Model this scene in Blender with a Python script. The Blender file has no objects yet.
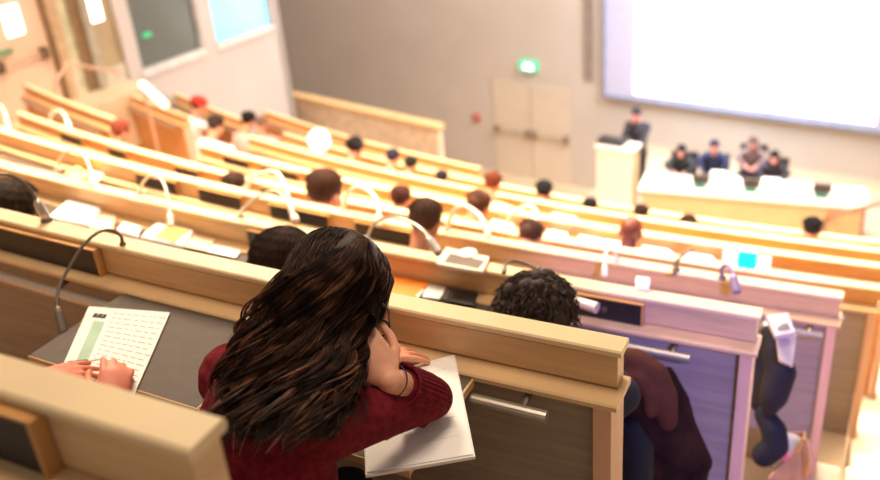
import bpy, bmesh, math, random
from mathutils import Vector, Matrix, Quaternion
random.seed(7)
C = bpy.context.scene.collection
PI = math.pi
ZO = 7.95                                   # the hall's lower floor is z = 0 in the finished scene
# ---------------------------------------------------------------- hall geometry (camera at the origin until the final lift by ZO)
CX, CY, RR = 12.99, 25.40, 26.93
F = 904.63
AX = Vector((0.996, -0.0417, -0.0797)); 
MR = Matrix(((0.99594, -0.08999, 0.0), (-0.04173, -0.46183, 0.88599), (-0.07973, -0.88239, -0.46371)))
def ray(x, y): return MR @ Vector((x - 440, y - 240, F))
def onz(x, y, z):
    r = ray(x, y); return r * (z / r.z)
def cam(x, y, d):
    return ray(x, y) * (d / F)
ROW = {'A': (-1, -.62), 'B': (0, -1.1126), 'C': (1, -1.605), 'D': (2, -2.08), 'E': (2.88, -2.52),
       'F': (3.78, -2.88), 'G': (5.17, -3.5), 'H': (6.1, -3.9), 'I': (6.9, -4.17)}
RH = .105            # height of the back rail above the ledge
PH = .94             # height of a row's panel above the floor behind it
def rk(k): return RR - ROW[k][0]
def zk(k): return ROW[k][1]
def pol(r, a, z):
    a = math.radians(a); return Vector((CX + r * math.sin(a), CY - r * math.cos(a), z))
def ang(P): return math.degrees(math.atan2(P.x - CX, CY - P.y))
def rad(P): return math.hypot(P.x - CX, P.y - CY)
def angx(x, k, z=None, r=0.0):
    """the angle at which row k's cap is met above image column x"""
    z = zk(k) if z is None else z
    best = None
    a = -62.0
    while a < -22:
        p = pol(rk(k) + r, a, z); c = MR.transposed() @ p
        if c.z > .2:
            px = c.x / c.z * F + 440
            if best is None or abs(px - x) < best[0]: best = (abs(px - x), a)
        a += .05
    return best[1]
# ---------------------------------------------------------------- materials
def s2l(c):
    c = c / 255.0
    return c / 12.92 if c <= .04045 else ((c + .055) / 1.055) ** 2.4
def col(r, g, b): return (s2l(r), s2l(g), s2l(b), 1)
MATS = {}
def mat(name, rgb, rough=.6, metal=0, var=.12, scale=8, stretch=(1, 1, 1), emis=0, bump=0, spec=.4, rgb2=None):
    if name in MATS: return MATS[name]
    m = bpy.data.materials.new(name); m.use_nodes = True
    nt = m.node_tree; b = nt.nodes['Principled BSDF']
    b.inputs['Roughness'].default_value = rough; b.inputs['Metallic'].default_value = metal
    b.inputs['Specular IOR Level'].default_value = spec
    c = col(*rgb)
    tc = nt.nodes.new('ShaderNodeTexCoord'); mp = nt.nodes.new('ShaderNodeMapping'); mp.inputs['Scale'].default_value = stretch
    nz = nt.nodes.new('ShaderNodeTexNoise'); nz.inputs['Scale'].default_value = scale; nz.inputs['Detail'].default_value = 5
    rp = nt.nodes.new('ShaderNodeValToRGB')
    c2 = col(*rgb2) if rgb2 else tuple(v * (1 - 2 * var) for v in c[:3]) + (1,)
    rp.color_ramp.elements[0].position = .35; rp.color_ramp.elements[1].position = .65
    rp.color_ramp.elements[0].color = c2; rp.color_ramp.elements[1].color = c
    nt.links.new(tc.outputs['Object'], mp.inputs[0]); nt.links.new(mp.outputs[0], nz.inputs['Vector'])
    nt.links.new(nz.outputs['Fac'], rp.inputs[0]); nt.links.new(rp.outputs[0], b.inputs['Base Color'])
    if emis:
        nt.links.new(rp.outputs[0], b.inputs['Emission Color']); b.inputs['Emission Strength'].default_value = emis
    if bump:
        bp = nt.nodes.new('ShaderNodeBump'); bp.inputs['Strength'].default_value = bump; bp.inputs['Distance'].default_value = .004
        nt.links.new(nz.outputs['Fac'], bp.inputs['Height']); nt.links.new(bp.outputs[0], b.inputs['Normal'])
    MATS[name] = m; return m
WOOD = mat('birch_wood', (222, 184, 136), .42, var=.07, scale=3, stretch=(2, 2, 26))
CAPW = mat('birch_cap', (232, 204, 160), .38, var=.05, scale=2.5, stretch=(2, 2, 3))
ENDW = mat('birch_end', (222, 178, 150), .45, var=.05, scale=4, stretch=(6, 6, 1))
PANEL = mat('birch_panel', (160, 144, 130), .5, var=.10, scale=2.5, stretch=(1.2, 1.2, 22))
EDGE = mat('oak_edge', (205, 150, 88), .45, var=.12, scale=8)
BROWN = mat('brown_laminate', (92, 80, 72), .62, var=.05, scale=30, spec=.2)
BLACK = mat('black_board', (42, 36, 34), .5, var=.1, scale=30)
STEEL = mat('brushed_metal', (200, 188, 176), .32, .75, var=.04, scale=30)
DSTEEL = mat('grey_metal', (120, 108, 98), .38, .6, var=.05, scale=30)
WSTEEL = mat('pale_metal', (238, 226, 208), .4, .2, var=.03, scale=30)
PAPER = mat('white_paper', (228, 222, 214), .7, var=.015, scale=20)
TILE = mat('beige_floor', (214, 190, 160), .55, var=.06, scale=3)
STAIR = mat('pale_stair', (236, 214, 184), .5, var=.04, scale=5)
WALL = mat('taupe_wall', (196, 184, 174), .8, var=.03, scale=1.2)
WALL2 = mat('pale_wall', (204, 196, 194), .8, var=.03, scale=1.5)
DOORM = mat('cream_door', (208, 192, 174), .6, var=.03, scale=2)
PDOOR = mat('peach_door', (226, 192, 166), .6, var=.03, scale=2)
SKIN = mat('skin', (226, 160, 130), .5, var=.06, scale=14, rgb2=(214, 140, 112))
HSKIN = mat('rosy_skin', (222, 140, 112), .5, var=.06, scale=14, rgb2=(206, 116, 92))
# ---------------------------------------------------------------- mesh builder
class MB:
    def __init__(s): s.v = []; s.f = []
    def box(s, c, sx, sy, sz, rot=None):
        n = len(s.v); c = Vector(c)
        for i in (-.5, .5):
            for j in (-.5, .5):
                for k in (-.5, .5):
                    p = Vector((i * sx, j * sy, k * sz))
                    if rot is not None: p = rot @ p
                    s.v.append(c + p)
        for q in ((0, 1, 3, 2), (4, 6, 7, 5), (0, 4, 5, 1), (2, 3, 7, 6), (0, 2, 6, 4), (1, 5, 7, 3)): s.f.append([n + t for t in q])
        return s
    def hull8(s, bot, top):
        """a prism between two matching quads"""
        n = len(s.v); m = len(bot); s.v += [Vector(p) for p in bot] + [Vector(p) for p in top]
        s.f.append([n + i for i in range(m)][::-1]); s.f.append([n + m + i for i in range(m)])
        for i in range(m): j = (i + 1) % m; s.f.append([n + i, n + j, n + m + j, n + m + i])
        return s
    def arc(s, r0, r1, z0, z1, a0, a1, step=1.0, b=0.006):
        """a curved beam with softened edges"""
        n = max(1, int(math.ceil(abs(a1 - a0) / step)))
        b = min(b, abs(r1 - r0) * .3, abs(z1 - z0) * .3)
        sec = [(r0 + b, z0), (r1 - b, z0), (r1, z0 + b), (r1, z1 - b), (r1 - b, z1), (r0 + b, z1), (r0, z1 - b), (r0, z0 + b)]
        base = len(s.v)
        for i in range(n + 1):
            a = a0 + (a1 - a0) * i / n
            for r, z in sec: s.v.append(pol(r, a, z))
        m = len(sec)
        for i in range(n):
            for j in range(m):
                p = base + i * m + j; q = base + i * m + (j + 1) % m
                s.f.append([p, q, q + m, p + m])
        s.f.append([base + j for j in range(m)][::-1]); s.f.append([base + n * m + j for j in range(m)])
        return s
    def tube(s, pts, radii, seg=10, flat=1.0, cap=True):
        pts = [Vector(p) for p in pts]; n = len(pts)
        if not hasattr(radii, '__len__'): radii = [radii] * n
        base = len(s.v); up = None
        for i in range(n):
            t = (pts[min(i + 1, n - 1)] - pts[max(i - 1, 0)])
            t = t.normalized() if t.length > 1e-9 else Vector((0, 0, 1))
            if up is None:
                up = Vector((0, 0, 1)) if abs(t.z) < .9 else Vector((0, 1, 0))
            sd = t.cross(up); sd = sd.normalized() if sd.length > 1e-6 else Vector((1, 0, 0))
            up = sd.cross(t).normalized()
            for j in range(seg):
                a = 2 * PI * j / seg
                s.v.append(pts[i] + sd * (math.cos(a) * radii[i]) + up * (math.sin(a) * radii[i] * flat))
        for i in range(n - 1):
            for j in range(seg):
                p = base + i * seg + j; q = base + i * seg + (j + 1) % seg
                s.f.append([p, q, q + seg, p + seg])
        if cap:
            s.f.append([base + j for j in range(seg)][::-1]); s.f.append([base + (n - 1) * seg + j for j in range(seg)])
        return s
    def ball(s, c, rx, ry=None, rz=None, rot=None, u=14, v=10):
        ry = ry or rx; rz = rz or rx; c = Vector(c); base = len(s.v)
        def put(p):
            if rot is not None: p = rot @ p
            s.v.append(c + p)
        put(Vector((0, 0, rz)))
        for i in range(1, v):
            th = PI * i / v
            for j in range(u):
                ph = 2 * PI * j / u
                put(Vector((rx * math.sin(th) * math.cos(ph), ry * math.sin(th) * math.sin(ph), rz * math.cos(th))))
        put(Vector((0, 0, -rz))); last = len(s.v) - 1
        for j in range(u): s.f.append([base, base + 1 + j, base + 1 + (j + 1) % u])
        for i in range(v - 2):
            for j in range(u):
                p = base + 1 + i * u + j; q = base + 1 + i * u + (j + 1) % u
                s.f.append([p, p + u, q + u, q])
        for j in range(u):
            p = base + 1 + (v - 2) * u + j; q = base + 1 + (v - 2) * u + (j + 1) % u
            s.f.append([p, last, q])
        return s
    def cap(s, a, b, ra, rb=None, seg=12):
        """tapered limb with round ends"""
        a = Vector(a); b = Vector(b); rb = ra if rb is None else rb
        d = b - a; L = d.length
        if L < 1e-6: return s.ball(a, ra)
        d.normalize(); pts = []; rs = []
        for i in range(5):
            t = PI / 2 * (1 - i / 4); pts.append(a - d * (ra * math.sin(t))); rs.append(max(ra * math.cos(t), 1e-4))
        for i in range(1, 4): pts.append(a + d * (L * i / 4)); rs.append(ra + (rb - ra) * i / 4)
        for i in range(5):
            t = PI / 2 * i / 4; pts.append(b + d * (rb * math.sin(t))); rs.append(max(rb * math.cos(t), 1e-4))
        return s.tube(pts, rs, seg)
    def lathe(s, prof, c=(0, 0, 0), seg=20, rot=None):
        base = len(s.v); c = Vector(c)
        for r, z in prof:
            for j in range(seg):
                a = 2 * PI * j / seg; p = Vector((r * math.cos(a), r * math.sin(a), z))
                if rot is not None: p = rot @ p
                s.v.append(c + p)
        for i in range(len(prof) - 1):
            for j in range(seg):
                p = base + i * seg + j; q = base + i * seg + (j + 1) % seg
                s.f.append([p, q, q + seg, p + seg])
        s.f.append([base + j for j in range(seg)][::-1]); s.f.append([base + (len(prof) - 1) * seg + j for j in range(seg)])
        return s
    def build(s, name, m, parent=None, smooth=False, bevel=0, remesh=0, solid=0, org=None):
        me = bpy.data.meshes.new(name)
        off = Vector((0, 0, 0)) if org is None else Vector(org)
        vs = [v - off for v in s.v]
        me.from_pydata([tuple(v) for v in vs], [], s.f); me.update()
        bm = bmesh.new(); bm.from_mesh(me); bmesh.ops.recalc_face_normals(bm, faces=bm.faces); bm.to_mesh(me); bm.free()
        me.materials.append(m)
        o = bpy.data.objects.new(name, me); C.objects.link(o)
        if org is not None and parent is None: o.location = off
        if parent is not None: o.parent = parent
        if smooth:
            for p in me.polygons: p.use_smooth = True
        if remesh:
            r = o.modifiers.new('r', 'REMESH'); r.mode = 'VOXEL'; r.voxel_size = remesh; r.use_smooth_shade = True
            k = o.modifiers.new('s', 'SMOOTH'); k.iterations = 4; k.factor = .6
        if bevel:
            b = o.modifiers.new('b', 'BEVEL'); b.width = bevel; b.segments = 2; b.limit_method = 'ANGLE'
        return o
def tag(o, label=None, cat=None, group=None, kind=None):
    if label: o['label'] = label
    if cat: o['category'] = cat
    if group: o['group'] = group
    if kind: o['kind'] = kind
    return o
def empty(name, loc=(0, 0, 0)):
    o = bpy.data.objects.new(name, None); C.objects.link(o); o.location = loc; o.empty_display_size = .1; return o
def struct(name, mb, m, **k): return tag(mb.build(name, m, **k), kind='structure')
def Rz(a): return Matrix.Rotation(a, 3, 'Z')
# ---------------------------------------------------------------- desk rows
ACC = mat('amber_wood', (222, 160, 96), .42, var=.08, scale=3, stretch=(2, 2, 20))
def desk_row(key, a0, a1, label, flaps=(), boxes=(), tube=None, end=True, seat=True, lend=False):
    """a curved bench desk: rail, cap, ledge, back panel, end posts, hinge tube, flaps, socket boards, the seat on its far side"""
    R = rk(key); Z = zk(key); far = ROW[key][0] > 3.5
    root = empty('desk_row', pol(R + .05, (a0 + a1) / 2, Z - PH)); off = root.location.copy()
    def put(name, mb, m, parent=root, **k): return mb.build(name, m, parent, org=off, **k)
    put('rail', MB().arc(R + .006, R + .054, Z - RH, Z - .018, a0, a1 - (0.0 if not end else 0.0)), WOOD if ROW[key][0] < 2.5 else ACC)
    put('cap', MB().arc(R, R + .062, Z - .018, Z, a0 - .02, a1 + .02, b=.004), CAPW)
    put('ledge', MB().arc(R - .005, R + .112, Z - RH - .018, Z - RH, a0, a1 + .03, b=.004), WOOD)
    put('panel', MB().arc(R + .02, R + .075, Z - PH + .002, Z - RH - .018, a0, a1 - .1), ACC if far else PANEL)
    if end: put('end_post', MB().arc(R, R + .1, Z - PH + .002, Z - RH - .018, a1 - .085, a1, b=.003), ENDW)
    if lend: put('end_post', MB().arc(R, R + .1, Z - PH + .002, Z - RH - .018, a0, a0 + .085, b=.003), ENDW)
    t0, t1 = tube if tube else (a0 + .1, a1 - .35)
    n = max(3, int((t1 - t0) / 1.0)); pts = [pol(R + .135, t0 + (t1 - t0) * i / n, Z - .155) for i in range(n + 1)]
    put('hinge_tube', MB().tube(pts, .0155, 14), STEEL, smooth=False)
    if not far:
        a = t1 - .12
        while a > t0 and a > -37:
            br = MB().tube([pol(R + .07, a, Z - .14), pol(R + .10, a, Z - .135), pol(R + .135, a, Z - .15)], [.009, .008, .008], 8)
            put('tube_bracket', br, DSTEEL); a -= 1.55
    for f0, f1 in flaps:
        fl = put('desk_flap', MB().arc(R + .115, R + .43, Z - .128, Z - .112, f0, f1, step=.4, b=.002), BROWN if not far else ACC)
        e = MB().arc(R + .115, R + .43, Z - .130, Z - .111, f1, f1 + .010, b=.001); e.arc(R + .43, R + .434, Z - .130, Z - .111, f0, f1 + .018, b=.001)
        put('flap_edge', e, mat('flap_edge', (206, 166, 118), .5), parent=fl)
    for b0, b1 in boxes:
        bx = put('socket_board', MB().arc(R + .058, R + .074, Z - RH + .001, Z - .022, b0, b1, step=.5, b=.002), BLACK)
        e = MB().arc(R + .055, R + .077, Z - RH + .001, Z - .018, b1, b1 + .016, b=.001); e.arc(R + .056, R + .078, Z - .022, Z - .017, b0, b1, b=.001)
        put('board_frame', e, EDGE, parent=bx)
        if ROW[key][0] < 1.5:
            am = b0 + (b1 - b0) * .45; p = pol(R + .078, am, Z - .06)
            q = Matrix.Rotation(math.radians(am), 3, 'Z') @ Matrix.Rotation(PI / 2, 3, 'X')
            put('board_lock', MB().lathe([(.010, -.004), (.010, .004), (.006, .006)], p, 12, q), DSTEEL, parent=bx)
    if seat and key != 'I':
        nxt = {'A': 'B', 'B': 'C', 'C': 'D', 'D': 'E', 'E': 'F', 'F': 'G', 'G': 'H', 'H': 'I'}[key]
        zs = zk(nxt) - PH + .36
        put('bench_seat', MB().arc(R - .42, R - .03, zs, zs + .03, a0 + .3, a1 - .25, step=2, b=.008), ACC)
    tag(root, label, 'desk', 'curved desk rows')
    del root['group']
    return root
xa = angx
desk_row('A', -36, -28.33, 'nearest blond wood desk row with a thick pale cap, black board at its face',
         boxes=[(-34.0, xa(40, 'A', -.68, .07))], tube=(-33, -29.5), flaps=[])
desk_row('B', -40, -27.93, 'second desk row, where the woman in maroon sits writing',
         flaps=[(-30.88, -29.72), (-29.62, -28.6)], boxes=[(-33.2, xa(101, 'B', -1.16, .06))], tube=(-37, -28.21))
desk_row('C', -46, -27.55, 'third desk row, violet lit end panel behind the brown coat',
         flaps=[(-34.9, -33.6), (-32.9, -31.7), (-30.6, -29.4)], boxes=[(xa(577, 'C', -1.66, .06), xa(645, 'C', -1.66, .06)), (xa(250, 'C', -1.66, .06), xa(318, 'C', -1.66, .06))], tube=(-44, -27.96))
desk_row('D', -48, -27.03, 'fourth desk row, lilac end post on the aisle floor beside the grey tablet',
         flaps=[(-36.5, -35.4), (-34, -33), (-31.2, -30.1)],
         boxes=[(xa(x0, 'D', -2.13, .06), xa(x1, 'D', -2.13, .06)) for x0, x1 in ((137, 178), (201, 242), (272, 330), (356, 412))], tube=(-46, -27.14))
desk_row('E', -44.1, -26.6, 'fifth desk row, its far end reaching almost to the peach door',
         flaps=[(-37.5, -36.5), (-35.5, -34.5), (-32.6, -31.6), (-30.5, -29.4), (-29.2, -28.2)],
         boxes=[(xa(x0, 'E', -2.57, .06), xa(x1, 'E', -2.57, .06)) for x0, x1 in ((62, 82), (110, 128), (176, 200), (262, 290))], lend=True)
desk_row('F', -40.6, -26.3, 'sixth desk row, starting beside the amber guard panel at the far stairs',
         flaps=[(-36, -35), (-33.4, -32.4), (-31, -29.8), (-29, -28)], boxes=[(xa(224, 'F', -2.95, .06), xa(250, 'F', -2.95, .06)), (xa(262, 'F', -2.95, .06), xa(300, 'F', -2.95, .06))], lend=True)
desk_row('G', -43.5, -26.2, 'seventh desk row with an amber back panel, below the speaker podium', flaps=[(-36, -35), (-33, -32), (-31, -29.8), (-29.4, -28)], lend=True)
desk_row('H', -45.2, -26, 'eighth desk row with white papers lying along it before the stage table', flaps=[(-34.5, -33), (-32, -30.4), (-29.8, -28)], lend=True)
desk_row('I', -49.8, -38.4, 'farthest desk row of the curved stand, under the low guard wall', lend=True, seat=False)
desk_row('F', -49.5, -44.2, 'short desk row with an orange wood panel at the foot of the peach door wall', lend=True)
desk_row('G', -53, -46.9, 'short desk row left of the far stairs with the white rod on its cap', lend=True)
desk_row('H', -53.2, -47.4, 'short desk row below the glass booth, behind the person in a red hat', lend=True)
# ---------------------------------------------------------------- stepped floor
def floor_tier(mb, r0, r1, z, a0=-60, a1=-18, th=.6): mb.arc(r0, r1, z - th, z, a0, a1, step=2, b=.001)
order = ['A', 'B', 'C', 'D', 'E', 'F', 'G', 'H', 'I']
tm = MB()
floor_tier(tm, rk('A'), rk('A') + 2.6, zk('A') - PH, -60, -27.6)
for i, k in enumerate(order[1:]):
    r0 = rk(k); r1 = rk(order[i]); floor_tier(tm, r0, r1, zk(k) - PH, -60, -27.0 + .1 * i)
    # half steps in the aisle beyond the row ends
struct('floor', tm, TILE)
st = MB()
full = [(rk(k), zk(k) - PH) for k in order] 
full.insert(0, (rk('A') + 1.0, zk('A') - PH + .49))
for i in range(len(full) - 1):
    r1, z1 = full[i]; r0, z0 = full[i + 1]
    n = 3
    for j in range(n):
        ra = r1 - (r1 - r0) * j / n; rb = r1 - (r1 - r0) * (j + 1) / n
        z = z1 + (z0 - z1) * (j + 1) / n
        st.arc(rb - .02, ra, z - .5, z, -27.0 + .08 * i + .02, -22, step=2, b=.004)
struct('stairs', st, STAIR)
lw = MB(); lw.arc(rk('I') - .25, rk('I') - .02, -7.95, zk('I') - PH, -60, -20, step=2)
struct('wall_front_of_stand', lw, WALL)
gf = MB(); gf.box((4, 12, -8.05), 44, 44, .2); struct('floor_hall', gf, TILE)
# ---------------------------------------------------------------- walls
FD = Vector((.797, -.603, 0)).normalized(); FN = Vector((.603, .797, 0)).normalized(); F0 = Vector((1.39, 18.2, 0))
LD = Vector((.602, .799, 0)).normalized(); LN = Vector((-.799, .602, 0)).normalized(); L0 = Vector((-5.0, 11.0, 0))
ZT = 3.2
def wallbox(P0, D, N, t0, t1, z0, z1, d0, d1):
    mb = MB()
    return wb(mb, P0, D, N, t0, t1, z0, z1, d0, d1)
def wb(mb, P0, D, N, t0, t1, z0, z1, d0, d1):
    q = []
    for t, d in ((t0, d0), (t1, d0), (t1, d1), (t0, d1)): q.append(P0 + D * t + N * d)
    mb.hull8([(p.x, p.y, z0) for p in q], [(p.x, p.y, z1) for p in q]); return mb
struct('wall_front', wallbox(F0, FD, FN, -9, 16, -7.95, ZT, 0, .2), WALL)
# left wall with the door opening
lm = MB()
wb(lm, L0, LD, LN, -9, -1.25, -7.95, ZT, 0, .2); wb(lm, L0, LD, LN, -1.25, .60, -1.55, ZT, 0, .2)
wb(lm, L0, LD, LN, -1.25, .60, -7.95, -3.6, 0, .2)
struct('wall_left', lm, PDOOR)
landing = MB(); wb(landing, L0, LD, LN, -4, 1.5, -4.2, -3.46, -.55, 0.02); struct('floor_landing', landing, TILE)
# ---- left doors
dr = empty('door_1', L0 + Vector((0, 0, -3.46))); off = dr.location.copy()
wb_ = wallbox(L0, LD, LN, -1.2, .55, -3.46, -1.6, .03, .08); wb_.build('door_leaf', PDOOR, dr, org=off)
wallbox(L0, LD, LN, .05, .27, -2.50, -2.14, .0, .03).build('door_window', mat('lit_pane', (250, 250, 245), .2, emis=2.2, var=.0), dr, org=off)
pb = MB().tube([L0 + LD * t + LN * -.05 + Vector((0, 0, -2.79)) for t in (-1.0, .44)], .013, 8)
pb.build('push_bar', mat('bar_metal', (190, 165, 140), .4, .4), dr, org=off)
h = MB(); wb(h, L0, LD, LN, .40, .47, -2.86, -2.72, -.07, .03); wb(h, L0, LD, LN, -.22, -.14, -2.87, -2.73, -.07, .03)
h.build('bar_bracket', mat('dark_bracket', (110, 84, 62), .5), dr, org=off)
wallbox(L0, LD, LN, -.25, .05, -2.68, -2.62, -.01, .03).build('green_sign', mat('green_sign', (120, 160, 120), .5), dr, org=off)
tag(dr, kind='structure')
jm = MB(); wb(jm, L0, LD, LN, .60, .74, -4.4, ZT, -.06, .2); struct('trim_1', jm, mat('tan_jamb', (196, 166, 132), .6))
jm = MB(); wb(jm, L0, LD, LN, .74, .92, -4.4, ZT, .02, .2); struct('trim_2', jm, mat('green_jamb', (206, 204, 172), .6))
jm = MB(); wb(jm, L0, LD, LN, .92, 1.04, -4.4, ZT, -.02, .2); struct('trim_3', jm, mat('dark_jamb', (150, 122, 92), .6))
jm = MB(); wb(jm, L0, LD, LN, 1.04, 1.15, -4.6, ZT, -.10, .2); struct('trim_4', jm, mat('grey_jamb', (176, 168, 150), .6))
# glass panel beside the booth
gp = MB(); wb(gp, L0, LD, LN, 1.15, 1.56, -3.25, ZT, .03, .05); struct('window_1', gp, mat('smoky_glass', (176, 158, 128), .25, var=.06, scale=2))
gp = MB(); wb(gp, L0, LD, LN, 1.15, 1.56, -5.2, -3.25, 0, .1); struct('trim_5', gp, mat('pale_panel', (205, 196, 178), .6))
lt = wallbox(L0, LD, LN, 1.22, 1.40, -2.62, -2.2, -.0, .02).build('wall_light', mat('lit_lamp', (255, 252, 235), .3, emis=3, var=0))
tag(lt, 'small glowing square light behind the tall glass beside the booth', 'light')
# booth wall
bw = MB(); wb(bw, L0, LD, LN, 1.56, 4.55, -7.95, -3.52, -.04, .2)
wb(bw, L0, LD, LN, 4.38, 4.55, -3.52, ZT, -.04, .2); wb(bw, L0, LD, LN, 1.56, 4.38, -1.3, ZT, -.04, .2)
wb(bw, L0, LD, LN, 1.56, 1.76, -3.52, ZT, -.04, .2); wb(bw, L0, LD, LN, 2.92, 3.16, -3.52, -1.3, -.04, .2)
wb(bw, L0 + LD * 4.55, LN, LD, -.04, 5, -7.95, ZT, -.15, 0)
struct('wall_booth', bw, WALL2)
wf = MB(); wb(wf, L0, LD, LN, 1.76, 2.92, -3.52, -3.44, -.07, .02); wb(wf, L0, LD, LN, 3.16, 4.38, -3.52, -3.46, -.07, .02)
struct('trim_6', wf, mat('white_sill', (232, 226, 224), .5))
def pane(n, t0, t1, m): 
    o = empty('window_%d' % n, L0 + LD * t0 + Vector((0, 0, -3.44))); of = o.location.copy()
    wallbox(L0, LD, LN, t0, t1, -3.44, -1.3, .03, .05).build('pane', m, o, org=of)
    fr = MB(); wb(fr, L0, LD, LN, t0, t0 + .04, -3.44, -1.3, -.02, .03); wb(fr, L0, LD, LN, t1 - .04, t1, -3.44, -1.3, -.02, .03); wb(fr, L0, LD, LN, t0, t1, -3.47, -3.42, -.02, .03)
    fr.build('frame', mat('window_frame', (190, 190, 192), .5), o, org=of); tag(o, kind='structure'); return o
pane(2, 1.76, 2.92, mat('dark_glass', (112, 118, 114), .15, var=.1, scale=1))
pane(3, 3.16, 4.38, mat('cyan_glass', (130, 226, 250), .15, emis=1.1, var=.12, scale=1.2))
ex = MB(); wb(ex, L0, LD, LN, 1.95, 2.08, -3.02, -2.96, .0, .03)
tag(ex.build('exit_light', mat('green_glow', (60, 190, 130), .4, emis=.5, var=0)), 'faint small green light showing in the dark booth window', 'light')
# guard wall
gw = MB(); G0 = Vector((.107, 13.0, 0)); wb(gw, G0, Vector((.743, -.67, 0)), Vector((.67, .743, 0)), -3.4, 0, -7.9, -4.93, 0, .12)
struct('trim_7', gw, mat('guard_wall', (226, 200, 172), .6))
gw = MB(); wb(gw, G0, Vector((.743, -.67, 0)), Vector((.67, .743, 0)), -3.4, .03, -4.93, -4.85, -.03, .15)
struct('trim_8', gw, WOOD)
# front doors
d0 = empty('door_2', F0 + Vector((0, 0, -7.95))); off = d0.location.copy()
for a, b in ((.02, .90), (.92, 1.80)):
    lf = wallbox(F0, FD, FN, a, b, -7.95, -5.86, -.03, 0).build('door_leaf', DOORM, d0, org=off)
    t = MB().tube([F0 + FD * (a + .05) + FN * -.1 + Vector((0, 0, -6.93)), F0 + FD * (b - .05) + FN * -.1 + Vector((0, 0, -6.93))], .02, 8)
    t.build('push_bar', mat('bar2', (186, 160, 132), .4, .3), lf)
    lf.children[0].location = (0, 0, 0)
    t = MB(); wb(t, F0, FD, FN, a + .02, a + .12, -7.0, -6.86, -.12, -.03); wb(t, F0, FD, FN, b - .12, b - .02, -7.0, -6.86, -.12, -.03)
    t.build('bar_bracket', mat('brk2', (150, 130, 112), .5), lf)
for lf in d0.children:
    for c in lf.children:
        for v in c.data.vertices: v.co -= off
tag(d0, kind='structure')
sg = empty('exit_sign', F0 + FD * .9 + FN * -.08 + Vector((0, 0, -5.47))); off = sg.location.copy()
wallbox(F0, FD, FN, .72, 1.1, -5.56, -5.37, -.12, 0).build('sign_box', mat('exit_green', (60, 190, 140), .4, emis=1.0, var=0), sg, org=off)
wallbox(F0, FD, FN, .84, 1.04, -5.52, -5.41, -.13, -.12).build('lit_pictogram', mat('exit_white', (235, 255, 245), .4, emis=5, var=0), sg, org=off)
tag(sg, 'glowing green emergency exit sign above the double door', 'sign')
al = MB().lathe([(.1, 0), (.1, .05), (.06, .07)], F0 + FD * -.45 + Vector((0, 0, -6.78)), 16, Matrix(((FD.x, 0, -FN.x), (FD.y, 0, -FN.y), (0, 1, 0))))
tag(al.build('fire_alarm', mat('alarm_red', (205, 110, 100), .5)), 'small round red alarm button on the wall beside the double door', 'alarm')
sl = wallbox(F0, FD, FN, 2.14, 2.30, -5.62, ZT - .5, -.05, 0)
tag(sl.build('column_speaker', mat('slot_grey', (150, 134, 122), .6)), 'tall narrow grey column mounted between door and projection screen', 'speaker')
# projection screen
sc = empty('projection_screen', F0 + FD * 5 + Vector((0, 0, -5.84))); off = sc.location.copy()
wallbox(F0, FD, FN, 2.62, 9.5, -5.84, -1.2, -.12, -.05).build('screen_cloth', mat('screen_lilac', (188, 184, 208), .8, emis=.06, var=.02), sc, org=off)
wallbox(F0, FD, FN, 3.22, 7.41, -5.74, -1.4, -.14, -.12).build('projected_image', mat('screen_white', (255, 255, 255), .5, emis=3.0, var=0), sc, org=off)
fr = MB(); wb(fr, F0, FD, FN, 2.58, 9.5, -5.88, -5.82, -.17, -.02); wb(fr, F0, FD, FN, 2.58, 2.62, -5.88, -1.2, -.17, -.02)
fr.build('screen_frame', mat('frame_blue', (146, 152, 176), .5), sc, org=off)
tag(sc, 'huge white glowing projection screen on the front wall', 'screen')
# ---------------------------------------------------------------- stage
stg = MB(); wb(stg, Vector((3.0, 13.6, 0)), FD, FN, -.6, 8, -7.95, -6.75, -1.6, 3.2); struct('floor_stage', stg, mat('stage_floor', (206, 182, 156), .6, var=.04))
CREAM = mat('cream_wood', (250, 230, 206), .5, var=.03, scale=3, emis=.2)  # weak glow put into the wood so podium and tabletop look brightly lit
pd = empty('speaker_podium', (2.9, 13.55, -6.75)); off = pd.location.copy(); P0 = Vector((2.62, 13.72, 0))
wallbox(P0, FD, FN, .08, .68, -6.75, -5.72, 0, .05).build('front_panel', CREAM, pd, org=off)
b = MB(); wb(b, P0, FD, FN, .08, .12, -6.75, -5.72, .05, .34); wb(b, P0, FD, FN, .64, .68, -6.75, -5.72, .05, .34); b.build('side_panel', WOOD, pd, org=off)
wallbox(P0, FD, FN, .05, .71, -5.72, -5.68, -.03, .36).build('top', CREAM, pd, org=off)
tag(pd, 'tall cream podium where the standing speaker gives the talk', 'podium')
lp = wallbox(P0, FD, FN, .05, .5, -5.68, -5.60, .06, .3)
tag(lp.build('laptop', BLACK, bevel=.01), 'black laptop lying on top of the cream podium', 'laptop')
tb = empty('stage_table', (4.6, 12.3, -6.75)); off = tb.location.copy(); T0 = Vector((3.2, 12.70, 0))
TD = Vector((.915, -.404, 0)).normalized(); TN = Vector((.404, .915, 0)).normalized()
wallbox(T0, TD, TN, 0, 3.15, -6.75, -6.10, 0, .05).build('front_panel', mat('table_front', (238, 200, 150), .5, var=.04, scale=3), tb, org=off)
wallbox(T0, TD, TN, -.05, 3.2, -6.10, -6.06, -.05, .6).build('tabletop', CREAM, tb, org=off)
b = MB(); wb(b, T0, TD, TN, 0, .05, -6.75, -6.10, .05, .55); wb(b, T0, TD, TN, 3.1, 3.15, -6.75, -6.10, .05, .55); b.build('side_panel', WOOD, tb, org=off)
tag(tb, 'long cream wood table where the panel sits on the stage', 'table')
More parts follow.
